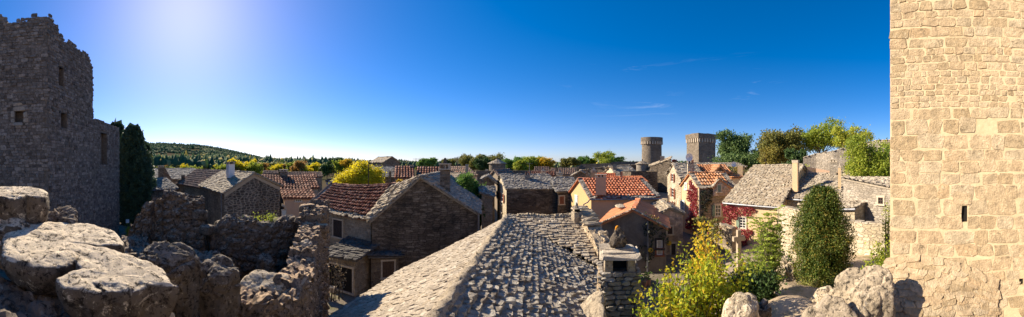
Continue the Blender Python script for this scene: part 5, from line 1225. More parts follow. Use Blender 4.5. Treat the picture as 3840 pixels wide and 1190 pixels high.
h = H['5b'] = house('stone_house', 'lower slab-roofed house joined to the right of the shuttered house', (2085, 719, 29), (2176, 716, 29.5), depth=6.5, apex=(2125, 667), rmat='lauze_grey', wmat='rubble_black', seed=24, row=.25, col=.36)
window(h['root'], h['front'], 2098, 2115, 737, 766, closed=True, smat='wood_brown')
t = thing('tv_antenna', P(1985, 650, 31.6), 'tv antenna standing beside the pots of the central chimney', 'antenna'); mb = MB(); c = P(1985, 612, 31.9); tube(mb, [c - [0, 0, 1.5], c], .02, 4); mb.build('mast', M['zinc'], t)
mb = MB(); [tube(mb, [c + [-.35 + .0 * k, 0, -.05 - .0 * k], c + [.35, 0, -.05]], .015, 4) for k in range(1)]; [tube(mb, [c + [-.3 + .15 * k, -.15, -.05], c + [-.3 + .15 * k, .15, -.05]], .012, 4) for k in range(5)]; mb.build('aerial', M['zinc'], t)
# yellow gable house with bright red tiles
h = H['m'] = house('yellow_house', 'yellow-gabled house with bright red canal tiles and a big plastered chimney', (2211, 746, 24), (2479, 743, 24.5), back=(2129, 722), apex=(2300, 671), roof='canal', rmat='tile_red', wmat='plaster_pink', gable_mat='plaster_yellow', seed=25, col=.26, row=.34, border='lauze_grey')
window(h['root'], h['left'], 2158, 2166, 736, 780, closed=True, smat='shut_pale', frame='frame_white'); chimney(h['root'], 2232, 2274, 654, 24.2, 1.6, 'plaster_pink', U=h['dir'], flash=False)
mb = MB(); c, U, N, w, zb, zt = wall_frame(h['front'], 2396, 2402, 752, 762); slab(mb, c, U, N, -.15, .15, zb, zt, .1, .35); tube(mb, [np.append(c + N * .1, zb), np.append(c + U * 1.1 + N * .12, zb - .15)], .03, 4); mb.build('wall_lamp', M['rust'], h['root'])
gutter(h['root'], h['a'], h['b'])
mb = MB(); a_ = h['a'] + [-.05, -.1, -.1]; tube(mb, [a_, a_ + [-.15, -.1, -.15], a_ + [-.45, -.05, -.3], a_ + [-.5, 0, -.8], a_ + [-.5, 0, -3]], .05, 6); mb.build('drainpipe', M['zinc'], h['root'])
# annexe with orange-red flat tiles
h = H['n'] = house('rendered_annexe', 'annexe with salmon tile roof and dark cement gable, centre right', (2249, 840, 17.3), (2507, 858, 17), back=None, depth=4.8, kind='gable', apex=(2374, 787), roof='canal', rmat='tile_flat', wmat='plaster_dark', seed=26, col=.17, row=1.3, over=.12)
mb = MB(); pt = Patch([h['b'] + [.02, -.03, .05], h['b'] + h['D'] * .5], [h['pats'][0].t[1] + [0, -.03, .06], h['pats'][0].t[1] + h['D'] * .5 + [0, 0, .06]])
for a_, b_ in ((h['a'], h['pats'][0].t[1]), (h['pats'][0].t[1], h['b'])):
    n = 16; C = poly_at([a_, b_], (np.arange(n) + .5) / n); C[:, 2] += .035; U_ = nrm(b_ - a_); blocks(mb, C, U_, nrm(np.array([-h['dir'][1], h['dir'][0], 0])), np.array([0, 0, 1.]), np.linalg.norm(b_ - a_) / n * 1.1, .32, .05, rng, .2, .88, .09)
mb.build('verge_slabs', M['lauze_warm'], h['root'])
pp = at_az(*h['front'], 2429); pc = h['front'][0] + (h['front'][1] - h['front'][0]) * pp; pipe(h['root'], np.array([*(pc * .99), CZ - 3.2]), CZ - 6.4)
o = rock('roof_stone', 'pale flat skylight slab lying on the salmon tile roof', [(2312, 772, -2.6), (2330, 766, -2.58), (2342, 772, -2.62), (2322, 778, -2.66)], .14, 'rock_pale', .5, 2, .02, 'stone', res=24)
window(h['root'], h['front'], 2463, 2484, 901, 932, frame='wood_dark', panes=(1, 1), bars=False, name='notice_board'); window(h['root'], h['front'], 2463, 2484, 937, 956, frame='wood_brown', panes=(1, 1), name='menu_board')
for ch in [x for x in COL.objects if x.parent and x.parent.name.startswith(('notice_board', 'menu_board')) and x.name.startswith('pane')]: ch.data.materials.clear(); ch.data.materials.append(M['slate_post'])
creeper('ivy', 'dark ivy hanging down the right part of the annexe gable', h['front'], [(2408, 815), (2455, 830), (2505, 865), (2505, 905), (2450, 890), (2436, 1000), (2412, 1000)], 'ivy_dark', 3, 160, .12, .05, extra=.15)
creeper('creeper', 'reddish creeper lying along the lower eave of the salmon roof', h['front'], [(2400, 800), (2440, 815), (2508, 850), (2512, 868), (2440, 845)], 'ivy_mix', 4, 300, .09, .05)
# small house with warm slabs
h = H['o'] = house('small_gabled_house', 'small mottled-stone gable house with warm slab roof, yellow oval sign and barred window', (2457, 807, 20.2), (2567, 803, 20.6), back=(2427, 769), kind='gable', apex=(2513, 780), rmat='lauze_warm', wmat='mottled', seed=27, row=.2, col=.26, over=.1)
window(h['root'], h['front'], 2503, 2521, 851, 878, bars=True, panes=(5, 1)); window(h['root'], h['front'], 2517, 2533, 914, 958, closed=True, smat='wood_dark', name='door'); 
def oval_sign(line, px0, px1, py0, py1, label):
    c, U, N, w, zb, zt = wall_frame(line, px0, px1, py0, py1); th = np.linspace(0, 2 * pi, 20, endpoint=False)
    t = thing('shop_sign', (*(c + N * .2), zb), label, 'sign'); mb = MB()
    F_ = [[*(c + U * w / 2 * cos(a) + N * .22), (zb + zt) / 2 + (zt - zb) / 2 * sin(a)] for a in th]; B_ = [[*(c + U * w / 2 * cos(a) + N * .18), (zb + zt) / 2 + (zt - zb) / 2 * sin(a)] for a in th]
    mb.add(np.array(F_ + B_), [list(range(20)), list(range(20, 40))[::-1]] + [[i, (i + 1) % 20, 20 + (i + 1) % 20, 20 + i] for i in range(20)]); mb.build('panel', M['yellow_sign'], t)
    mb = MB(); tube(mb, [np.append(c, zt), np.append(c + N * .22, zt)], .015, 4); mb.build('bracket', M['rust'], t)
oval_sign(h['front'], 2499, 2516, 901, 919, 'yellow oval shop sign on the mottled small house')
oval_sign(H['n']['front'], 2430, 2449, 927, 943, 'yellow oval shop sign low on the dark annexe wall')
# tall cream house and the ochre house
h = H['s'] = house('cream_house', 'tall sunlit cream house with red-brown shutters on three floors', (2550, 668, 27.5), (2640, 664, 28.6), back=(2499, 657), kind='eave', apex=(2560, 613), rmat='lauze', wmat='rubble_cream', seed=28, row=.28, col=.4, over=.1)
for x0, x1, y0, y1 in ((2521, 2528, 653, 681), (2521, 2529, 707, 741), (2516, 2521, 757, 782), (2525, 2530, 757, 784)): window(h['root'], h['left'], x0, x1, y0, y1, shutter='both', smat='wood_brown', frame='stone_frame', panes=(1, 3))
window(h['root'], h['left'], 2507, 2510, 732, 770, closed=True, smat='wood_door')
h = H['e'] = house('ochre_house', 'ochre-plastered house with orange tiles, green shutters and red creeper on its corner', (2621, 706, 24.2), (2762, 706, 24.9), back=(2547, 697), kind='eave', apex=(2660, 649), roof='canal', rmat='tile_orange', wmat='rubble_warm', gable_mat='plaster_ochre', seed=29, col=.24, row=.36, border='lauze', over=.12)
for x0, x1, y0, y1 in ((2558, 2566, 756, 799), (2597, 2607, 766, 812)): window(h['root'], h['left'], x0, x1, y0, y1, shutter='both', smat='shut_pale', frame='frame_white', panes=(2, 4))
for x0, x1, y0, y1 in ((2571, 2575, 690, 710), (2592, 2599, 693, 711)): window(h['root'], h['left'], x0, x1, y0, y1, frame='frame_white', panes=(1, 2))
window(h['root'], h['front'], 2682, 2702, 769, 811, shutter='left', smat='shut_green', frame='stone_frame', panes=(2, 3)); chimney(h['root'], 2577, 2604, 603, 26.2, 3., 'rubble_cream', U=h['dir'], cap='pots')
pipe(h['root'], np.array([*h['front'][0], h['a'][2]]) * np.array([.995, .995, 1]), 2.)
creeper('red_creeper', 'bright red creeper climbing the sunlit side corner of the ochre house', h['left'], [(2592, 662), (2600, 680), (2612, 700), (2619, 712), (2619, 830), (2610, 870), (2572, 850), (2582, 818), (2596, 765), (2582, 750), (2582, 715), (2594, 690), (2588, 668)], 'ivy_red', 5, 420, .13, .05)
creeper('bare_ivy', 'dark ivy web over the shaded front of the ochre house', h['front'], [(2622, 712), (2690, 708), (2685, 740), (2660, 750), (2650, 815), (2690, 815), (2690, 828), (2640, 830), (2622, 790)], 'ivy_dark', 6, 300, .12, .05, extra=.1)
# dormer gable on that roof
a_ = h['front']; hd = house('dormer', 'small gabled dormer breaking the eave of the ochre house', (2672, 706, 24.2), (2745, 706, 24.6), depth=2.4, kind='gable', apex=(2700, 671), roof='canal', rmat='tile_orange', wmat='mottled', seed=30, base=CZ - 2.6, col=.2, row=.3, over=.08, border='lauze')
window(hd['root'], hd['front'], 2691, 2703, 695, 720, closed=True, smat='shut_green'); hd['root'].parent = None
h = house('tiled_wing', 'orange-tiled wing with a dark stone pediment behind the ochre house', (2618, 650, 30.5), (2748, 651, 31.5), depth=5, apex=(2660, 620), roof='canal', rmat='tile_orange', wmat='rubble_warm', seed=31, col=.26, row=.4)
hd = house('gable_pediment', 'dark stone pediment gable rising from the orange-tiled wing', (2675, 650, 30), (2730, 651, 30.4), depth=3, kind='gable', apex=(2702, 622), roof='canal', rmat='tile_orange', wmat='rubble_dark', seed=32, base=CZ - 1.2)
h = house('tiled_outbuilding', 'low orange-tiled outbuilding left of the great warm slab roof', (2744, 668, 30), (2802, 664, 34), depth=4, kind='lean', apex=(2790, 650), roof='canal', rmat='tile_orange', wmat='plaster_cream', seed=33, col=.24)
chimney(h['root'], 2765, 2786, 622, 33, 1.3, 'plaster_ochre', cap='none')
h = house('long_grey_roof', 'low grey slab roof on the ridge behind the orange tiles', (2600, 628, 42), (2800, 626, 44), depth=8, apex=(2700, 612), rmat='lauze', wmat='rubble_warm', seed=34, row=.4, col=.6)
for px, py, r in ((2582, 592, 26), (2750, 618, 38)):
    c = P(px, py, r); t = thing('satellite_dish', c - [0, 0, .8], 'white satellite dish on the cream chimney' if r < 30 else 'white satellite dish on the far grey roof', 'satellite dish'); mb = MB(); th = np.linspace(0, 2 * pi, 14, endpoint=False); U = np.array([cos(az(px) - .5), -sin(az(px) - .5), 0]); N = np.array([-sin(az(px) - .5), -cos(az(px) - .5), .3])
    V = [c + N * .0] + [c + (U * cos(a) + np.array([0, 0, 1]) * sin(a)) * .34 + N * .12 for a in th]; mb.add(np.array(V), [[0, 1 + i, 1 + (i + 1) % 14] for i in range(14)]); mb.build('dish', M['dish'], t); mb = MB(); tube(mb, [c - [0, 0, .9], c - N * .03], .025, 5); mb.build('pole', M['zinc'], t)
# ivy house with great warm slab roof
h = H['u'] = house('creeper_house', 'house under the great warm slab roof with crimson creeper and green-shuttered window', (2711, 759, 22), (2926, 777, 19.9), depth=9.4, apex=(2850, 623), rmat='lauze_warm', wmat='plaster_ochre', seed=35, row=.15, col=.26, over=.15, ridge2=.1)
gutter(h['root'], h['a'], h['b']); window(h['root'], h['front'], 2775, 2797, 815, 856, shutter='left', smat='shut_green', frame='stone_frame', panes=(2, 4)); chimney(h['root'], 2972, 2995, 601, 21.6, 2.2, 'plaster_ochre', U=np.array([.3, -.95]))
creeper('crimson_creeper', 'dense crimson creeper covering the wall under the great slab roof', h['front'], [(2712, 764), (2790, 770), (2838, 775), (2846, 800), (2820, 812), (2800, 812), (2772, 812), (2750, 812), (2752, 860), (2830, 862), (2815, 900), (2790, 935), (2740, 930), (2712, 880)], 'ivy_red', 7, 420, .12, .04, vb if False else 0)
h = H['v'] = house('stone_house', 'grey slab-roofed house between great slab roof and grey stone building', (2925, 742, 21.5), (3205, 760, 19.5), depth=8.5, apex=(3060, 652), rmat='lauze', wmat='rubble_cream', seed=36, row=.16, col=.26, over=.15)
gutter(h['root'], h['a'], h['b']); window(h['root'], h['front'], 2998, 3008, 750, 764, panes=(1, 2), bars=True); chimney(h['root'], 3142, 3154, 624, 21.5, 2.4, 'plaster_ochre', cap='hat')
t = thing('roof_parapet', P(3060, 645, 25), 'sunlit pinkish plastered parapet behind the grey slab roof', 'wall'); mb = MB()
pts = [(2990, 622, 24.6), (3010, 622, 25), (3060, 632, 25.4), (3145, 648, 25)]
for (x0, y0, r0), (x1, y1, r1) in zip(pts, pts[1:]):
    p, q = P(x0, y0, r0), P(x1, y1, r1); n = nrm(np.array([q[1] - p[1], -(q[0] - p[0])])) * .3
    mb.add(np.array([[*p[:2], 5.5], [*q[:2], 5.5], q, p, [*(p[:2] - n), 5.5], [*(q[:2] - n), 5.5], [*(q[:2] - n), q[2]], [*(p[:2] - n), p[2]]]), [[0, 1, 2, 3], [4, 5, 6, 7], [3, 2, 6, 7], [0, 3, 7, 4], [1, 2, 6, 5]])
mb.build('wall', M['plaster_pink'], t)
h = H['w'] = house('stone_building', 'grey stone building with small window hard by the big tower', (3158, 668, 18.6), (3372, 712, 16.4), depth=5, kind='lean', apex=(3250, 668), rmat='lauze', wmat='rubble_grey', seed=37, over=.06)
window(h['root'], h['front'], 3294, 3313, 741, 765, panes=(2, 2), frame='stone_frame', bars=True)
h = house('lean_to', 'low slab lean-to in front of the grey stone building', (3120, 783, 17.4), (3207, 781, 16.6), depth=2.2, kind='lean', apex=(3170, 740), rmat='lauze', wmat='rubble_cream', seed=38, row=.2, col=.3, over=.08); gutter(h['root'], h['a'], h['b'])
mb = MB(); t = thing('square_chimney', P(3122, 650, 24), 'boxy dark stone chimney with four-post cap behind the parapet', 'chimney'); chimney(t, 3110, 3138, 598, 24, 2.4, 'rubble_grey')
# garden wall
def thick(name, label, pts, zdown, th, mat, cap=None, seed=0, group=None, cat='wall'):
    rng = np.random.default_rng(seed); Pp = [P(*p) for p in pts]; c = np.mean(Pp, 0); t = thing(name, (c[0], c[1], c[2] - 2), label, cat, group); mb = MB(); run = 0
    for i in range(len(Pp) - 1):
        p, q = Pp[i], Pp[i + 1]; n = nrm(np.array([q[1] - p[1], -(q[0] - p[0])])); n = n if n @ p[:2] > 0 else -n; n = n * th; ln = np.linalg.norm((q - p)[:2]); zb_ = min(p[2], q[2]) - zdown
        V = np.array([[*p[:2], zb_], [*q[:2], zb_], q, p, [*(p[:2] + n), zb_], [*(q[:2] + n), zb_], [*(q[:2] + n), q[2]], [*(p[:2] + n), p[2]]]); uv = np.array([(run, zb_), (run + ln, zb_), (run + ln, q[2]), (run, p[2])] * 2); uv[4:, 0] += .3
        mb.add(V, [[0, 1, 2, 3], [4, 5, 6, 7], [3, 2, 6, 7], [0, 3, 7, 4], [1, 2, 6, 5]], .5, uv); run += ln
        if cap:
            m_ = max(2, int(ln / .34)); C = poly_at([p, q], (np.arange(m_) + .5) / m_); C[:, :2] += n / 2; C[:, 2] += .01; cb = cb if i else MB(); blocks(cb, C, nrm(q - p), np.append(n / th, 0), np.array([0, 0, 1.]), ln / m_ * 1.05, th * 1.15, .06, rng, .2, .88, .08)
    mb.build('wall', M[mat], t)
    if cap: cb.build('coping', M[cap], t)
    return t
thick('garden_wall', 'cream stone garden wall curving from ochre wall to behind box bush', [(2915, 777, 18.6), (2990, 790, 17.2), (3080, 814, 16.4), (3170, 833, 15.8), (3260, 842, 15.2), (3345, 848, 14.8)], 3.4, .45, 'rubble_cream', 'lauze_warm', 1)
thick('rampart_wall', 'high sunlit town rampart wall behind the trees at right', [(3012, 592, 33), (3060, 578, 33), (3125, 568, 32), (3190, 548, 32), (3290, 527, 31), (3420, 524, 30)], 5., .9, 'rubble_grey', 'lauze_warm', 2)
thick('rampart_wall', 'far dark rampart wall running behind the round-topped tower', [(1785, 641, 82), (1900, 640, 84), (2060, 641, 86)], 9, .9, 'rubble_dark', None, 3)
thick('rampart_wall', 'long dark rampart with stepped top left of the towers', [(2100, 634, 74), (2165, 626, 72), (2180, 616, 72), (2290, 612, 70), (2300, 607, 70), (2405, 606, 70)], 9, .9, 'rubble_dark', None, 4)
thick('rampart_wall', 'pale sloping walkway wall in front of the long dark rampart', [(2168, 640, 66), (2240, 630, 64), (2300, 622, 62), (2400, 618, 62)], 7, 1.6, 'rubble_black', 'lauze_warm', 5)
# far small roofs right of centre
house('tiled_house', 'far brown-tiled roof with pale left gable verge', (2002, 645, 62), (2062, 645, 62), depth=9, apex=(2035, 627), roof='canal', rmat='tile_brown', wmat='plaster_grey', seed=40, col=.34, row=.6)
h = house('tiled_house', 'far wide brown-tiled roof with two small skylights', (2062, 656, 58), (2160, 656, 58), depth=9, apex=(2110, 632), roof='canal', rmat='tile_brown', wmat='plaster_grey', seed=41, col=.34, row=.6); chimney(h['root'], 2086, 2090, 617, 60, 2, 'rust', cap='none')
house('tiled_house', 'far low reddish-brown roof above the central slab roof', (1990, 660, 50), (2082, 660, 50), depth=6, apex=(2040, 644), roof='canal', rmat='tile_old', wmat='plaster_grey', seed=42, col=.3, row=.5)
house('stone_house', 'small dark gable right of the far brown-tiled roofs', (2143, 660, 48), (2213, 662, 48), depth=6, kind='gable', apex=(2178, 641), rmat='lauze', wmat='rubble_dark', seed=43)
h = house('tiled_house', 'pale tile roof just behind the big plastered chimney', (2238, 680, 33), (2432, 683, 34), depth=6, apex=(2350, 664), roof='canal', rmat='tile_flat', wmat='plaster_cream', seed=44, col=.26, row=.4)
h = house('tiled_house', 'short pale tile roof left of the thin pillar wall', (2236, 668, 40), (2312, 668, 40), depth=6, apex=(2280, 652), roof='canal', rmat='tile_flat', wmat='plaster_cream', seed=45, col=.3, row=.5)
for i, (px0, px1, y, r, m_, cp, lab) in enumerate(((2216, 2237, 638, 31, 'plaster_yellow', 'hat', 'yellowish chimney with stone hat left of big plastered chimney'), (2029, 2046, 640, 37, 'plaster_cream', 'hat', 'white-capped chimney above the central roof'), (2088, 2110, 648, 34, 'plaster_cream', 'hat', 'stubby chimney with a stone hat above the lower slab roof'), (2163, 2173, 627, 50, 'rubble_dark', 'none', 'thin dark chimney left of the long dark rampart'), (2196, 2205, 638, 46, 'rubble_dark', 'none', 'thin dark chimney right of the small dark gable'), (2325, 2334, 652, 34, 'terracotta', 'pots', 'tiny pinkish chimney on the pale tile roof'))):
    t = thing('roof_chimney', P((px0 + px1) / 2, y + 40, r), lab, 'chimney'); chimney(t, px0, px1, y, r, 2.6 * r / 40 + .6, m_, cap=cp)
# pillar wall, sloping building, turret and castle block under the towers
t = thick('pillar_wall', 'tall thin pillar wall left of the small turret', [(2299, 616, 52), (2312, 616, 52)], 4, .7, 'rubble_warm', None, 6)
h = house('stone_house', 'pale slab-roofed building beside the thin pillar wall', (2318, 667, 50), (2400, 662, 52), depth=7, apex=(2350, 622), rmat='lauze_warm', wmat='plaster_cream', seed=46, row=.34, col=.5)
def cyl(mb, c, r0, r1, z0, z1, n=40, rings=None):
    a = np.linspace(0, 2 * pi, n + 1); V = []; UV = []
    for z, r in ((z0, r0), (z1, r1)):
        for t_ in a: V.append((c[0] + r * cos(t_), c[1] + r * sin(t_), z)); UV.append((t_ * r0, z))
    mb.add(np.array(V), [[i, i + 1, n + 2 + i, n + 1 + i] for i in range(n)], .5, np.array(UV))
def conical(name, label, px0, px1, pyt, pya, r, zb, mat, rmat):
    c = P((px0 + px1) / 2, pyt, r); R = (px1 - px0) / F * r / 2; t = thing(name, (c[0], c[1], zb), label, 'tower'); mb = MB(); cyl(mb, c, R, R, zb, c[2]); mb.build('wall', M[mat], t, smooth=True)
    zt_ = CZ + r * (HY - pya) / F; mb = MB(); cyl(mb, c, R * 1.12, .03, c[2] - .05, zt_); rg = np.random.default_rng(2)
    for k in range(9):
        q = k / 9; m_ = max(5, int(2 * pi * R * (1 - q) / .7)); a = np.arange(m_) * 2 * pi / m_ + rg.random(); rr = R * 1.1 * (1 - q * .98); C = np.c_[c[0] + rr * np.cos(a), c[1] + rr * np.sin(a), np.full(m_, c[2] - .03 + (zt_ - c[2]) * q)]
        Nn = nrm(np.c_[np.cos(a) * (zt_ - c[2]), np.sin(a) * (zt_ - c[2]), np.full(m_, R)]); U_ = np.c_[-np.sin(a), np.cos(a), 0 * a]; blocks(mb, C, U_, np.cross(Nn, U_), Nn, .7, (zt_ - c[2]) / 9 * 2.4, .07, rg)
    mb.build('roof', M[rmat], t); mb = MB(); box(mb, c[:2], (1, 0), .12, .12, zt_ - .1, zt_ + .35, taper=.5); mb.build('finial', M['rock_dark'], t); return t
conical('dovecote_tower', 'squat round tower with conical slab roof on the middle skyline', 1834, 1896, 613, 596, 84, -2, 'rubble_tower', 'lauze_warm')
conical('turret', 'small round turret with conical cap left of the dark castle block', 2386, 2432, 615, 604, 58, 2, 'rubble_grey', 'lauze_warm')
def stepped_block():
    t = thing('castle_block', P(2450, 640, 54), 'dark castle block with ramped walkway top below the round tower', 'castle'); mb = MB(); run = 0
    A_, B_, C_ = P(2428, 629, 57), P(2516, 597, 53), P(2516, 597, 61)
    wallpoly(mb, A_, B_, 1, [(0, A_[2]), (1, B_[2])]); wallpoly(mb, B_, C_, 1, [(0, B_[2]), (1, B_[2] + .3)]); D_ = A_ + (C_ - B_); wallpoly(mb, C_, D_, 1, [(0, B_[2] + .3), (1, A_[2])]); wallpoly(mb, D_, A_, 1, [(0, A_[2]), (1, A_[2])])
    mb.build('wall', M['rubble_black'], t); C_[2] = B_[2] + .6; D_[2] = A_[2] + .6
    mb = MB(); pt = Patch([A_, B_], [D_, C_]); deck(mb, pt, .15); lauze(mb, pt, np.random.default_rng(1), .5, .7); mb.build('walkway', M['lauze_warm'], t); chimney(t, 2474, 2493, 586, 58, 1.6, 'rubble_grey', cap='none')
    t2 = thing('terrace_wall_building', P(2410, 660, 48), 'flat-topped dark wall building in front of the small turret', 'building'); mb = MB(); p, q = P(2366, 645, 46), P(2466, 645, 48); n = nrm(np.array([-(q - p)[1], (q - p)[0]])) * 4
    for a, b in ((p, q), (q, np.append(q[:2] + n, q[2])), (np.append(q[:2] + n, q[2]), np.append(p[:2] + n, p[2])), (np.append(p[:2] + n, p[2]), p)): wallpoly(mb, a, b, 2, [(0, p[2]), (1, p[2])])
    mb.build('wall', M['rubble_black'], t2); mb = MB(); mb.add(np.array([[*p[:2], p[2] - .5], [*q[:2], p[2] - .5], [*(q[:2] + n), p[2] - .5], [*(p[:2] + n), p[2] - .5]]), [[0, 1, 2, 3]]); mb.build('terrace', M['plaster_grey'], t2)
    mb = MB(); pt = Patch([p + [0, 0, 0], q], [p + [0, 0, .5], q + [0, 0, .5]]); 
stepped_block()
def round_tower():
    r = 88; c = P(2444, 612, r); t = thing('round_tower', (c[0], c[1], 0), 'tall round crenel-corbelled medieval tower on the skyline', 'tower'); R = 37 / F * r
    zt_ = CZ + r * (HY - 517) / F; zc = CZ + r * (HY - 533) / F; mb = MB(); cyl(mb, c, R * 1.04, R, 0, zc, 64); mb.build('shaft', M['rubble_tower'], t, smooth=True)
    mb = MB(); cyl(mb, c, R * 1.12, R * 1.12, zc, zt_, 64); cyl(mb, c, R * .98, R * .98, zc - .02, zt_, 64)
    a = np.linspace(0, 2 * pi, 65); V = [(c[0] + q * cos(x), c[1] + q * sin(x), z) for q, z in ((R * .98, zt_), (R * 1.12, zt_), (R * .98, zc), (R * 1.12, zc)) for x in a]; mb.add(np.array(V), [[i, i + 1, 66 + i, 65 + i] for i in range(64)] + [[130 + i, 131 + i, 196 + i, 195 + i] for i in range(64)])
    mb.build('parapet', M['rubble_tower'], t, smooth=False)
    for k in range(26):
        x = k * 2 * pi / 26; mb = MB(); u = np.array([cos(x), sin(x)]); w_ = np.array([-u[1], u[0]]); cc = c[:2] + u * R * 1.03; box(mb, cc, w_, .17, R * .10, zc - .75, zc - .002, taper=1.); mb.build('corbel', M['stone_frame'], t)
round_tower()
def square_tower():
    t = thing('square_tower', P(2640, 612, 78) * [1, 1, 0], 'tall square corbelled tower, pale left face and dark right face', 'tower'); r = 76
    Cc = P(2620, 612, r)[:2]; Lc = P(2575, 612, 81)[:2]; Rc = P(2683, 612, 80)[:2]; Bc = Lc + Rc - Cc; zt_ = CZ + r * (HY - 499) / F; zc = CZ + r * (HY - 518) / F
    cen = (Cc + Bc) / 2; cor = [Lc, Cc, Rc, Bc]; mb = MB(); run = 0
    for i in range(4): wallpoly(mb, cor[i], cor[(i + 1) % 4], 0, [(0, zc), (1, zc)], run); run += 9
    mb.build('shaft', M['rubble_tower'], t); cr = [cen + (x - cen) * 1.09 for x in cor]; ci = [cen + (x - cen) * .96 for x in cor]; mb = MB(); rg = np.random.default_rng(4)
    for i in range(4):
        a, b = cr[i], cr[(i + 1) % 4]; wallpoly(mb, a, b, zc, [(0, zt_), (.3, zt_ - .05), (.5, zt_ + .08), (.8, zt_), (1, zt_)], i * 9); a2, b2 = ci[i], ci[(i + 1) % 4]; wallpoly(mb, a2, b2, zc, [(0, zt_), (1, zt_)], i * 9)
        for z in (zc, zt_ - .02): mb.add(np.array([[*a, z], [*b, z], [*b2, z], [*a2, z]]), [[0, 1, 2, 3]])
    mb.build('parapet', M['rubble_tower'], t)
    for i in range(4):
        a, b = cr[i], cr[(i + 1) % 4]; n_ = 7
        for k in range(n_):
            p = a + (b - a) * (k + .5) / n_; inn = nrm(cen - p); mb = MB(); d_ = nrm(b - a); w_ = np.array([-d_[1], d_[0]]); w_ = w_ if w_ @ inn > 0 else -w_; box(mb, p + w_ * .25, d_, .17, .24, zc - .9, zc - .002); mb.build('corbel', M['stone_frame'], t)
square_tower()
# stone cross
def cross():
    c = P(2770, 0, 12.6)[:2]; g = PG(2770, 12.6)[2]; t = thing('stone_cross', (*c, g), 'weathered stone cross among the shrubs in front of the crimson creeper', 'cross'); zt_ = CZ + 12.6 * (HY - 863) / F; za = CZ + 12.6 * (HY - 895) / F; U = np.array([cos(az(2770) - .5), -sin(az(2770) - .5)])
    mb = MB(); box(mb, c, U, .085, .085, g - .2, zt_, taper=.9); box(mb, c + U * 0, U, .26, .082, za - .09, za + .09); o = mb.build('cross_body', M['plaster_grey'], t); mb = MB(); box(mb, c, U, .2, .2, g - .3, g + .35); mb.build('plinth', M['rock_mid'], t)
cross()
# little street things
mb = MB(); c = PG(478, 37); t = thing('street_sign', c, 'small pale notice sign by the lit path under the conifer', 'sign'); mb.add(*(lambda b: (b, [[0, 1, 2, 3], [4, 5, 6, 7], [0, 1, 5, 4], [2, 3, 7, 6], [0, 3, 7, 4], [1, 2, 6, 5]]))(np.array([[c[0] + sx * .18 * cos(az(478)) + n_ * .02, c[1] - sx * .18 * sin(az(478)) + n_ * .02, c[2] + z] for n_ in (-1, 1) for sx, z in ((-1, .8), (1, .8), (1, 1.25), (-1, 1.25))]))); mb.build('panel', M['dish'], t); mb = MB(); tube(mb, [c, c + [0, 0, .8]], .03, 5); mb.build('post', M['rust'], t)
for i, (px, r, lab) in enumerate(((2416, 15.2, 'terracotta flower pot at the dark foot of the annexe, left one'), (2430, 15.4, 'terracotta flower pot beside the drainpipe of the annexe'))):
    c = PG(px, r); t = thing('flower_pot', c, lab, 'flower pot'); mb = MB(); tube(mb, [c, c + [0, 0, .3]], [.12, .17], 10); mb.build('pot', M['terracotta'], t); mb = MB(); rg = np.random.default_rng(i); leaves(mb, c + [0, 0, .45] + rg.normal(0, .12, (70, 3)), .1, rg, rg.random(70)); mb.build('foliage', L['green'], t)
def car(px, r, mat, label):
    c = PG(px, r); c[2] += .0; t = thing('parked_car', c, label, 'car', 'cars parked beyond the roofs'); U = np.array([cos(az(px) + .5), -sin(az(px) + .5), 0]); W = np.array([-U[1], U[0], 0]); X = lambda a, b, z: c + U * a + W * b + np.array([0, 0, z])
    prof = [(-2.1, .35), (-2.1, .8), (-1.9, .95), (-1.4, 1.0), (-.9, 1.45), (.7, 1.48), (1.3, 1.0), (2.0, .85), (2.1, .4)]; mb = MB(); V = [X(a, s * .82, z) for s in (-1, 1) for a, z in prof]; n = len(prof); mb.add(np.array(V), [list(range(n)), list(range(n, 2 * n))] + [[i, (i + 1) % n, n + (i + 1) % n, n + i] for i in range(n)]); mb.build('body', M[mat], t)
    mb = MB(); V = [X(a, s * .83, z) for s in (-1, 1) for a, z in ((-1.2, 1.05), (-.85, 1.38), (.62, 1.4), (1.05, 1.05))]; mb = MB(); mb.add(np.array(V[:4]), [[0, 1, 2, 3]]); mb.build('side_window', M['glass'], t); mb = MB(); mb.add(np.array(V[4:]), [[0, 1, 2, 3]]); mb.build('side_window', M['glass'], t)
    for a in (-1.3, 1.3):
        for s in (-.75, .75): mb = MB(); tube(mb, [X(a, s - .1, .32), X(a, s + .1, .32)], .32, 12); mb.build('wheel', M['rubber'], t)
car(1250, 95, 'car_grey', 'grey car parked left of the yellow tree'); car(1258, 104, 'car_white', 'white car parked behind the grey one'); car(1243, 108, 'car_dark', 'dark car parked furthest left of the yellow tree')
t = thing('awning', P(1257, 690, 58), 'teal canvas awning glimpsed left of the yellow tree', 'awning'); mb = MB(); a_, b_ = P(1247, 682, 58), P(1268, 680, 58); mb.add(np.array([a_, b_, b_ + [0, 2.5, .7], a_ + [0, 2.5, .7], a_ - [0, 0, .3], b_ - [0, 0, .3]]), [[0, 1, 2, 3], [4, 5, 1, 0]]); mb.build('canvas', M['teal'], t); mb = MB(); [tube(mb, [q, q - [0, 0, 3.5]], .05, 5) for q in (a_, b_)]; mb.build('frame', M['rust'], t)

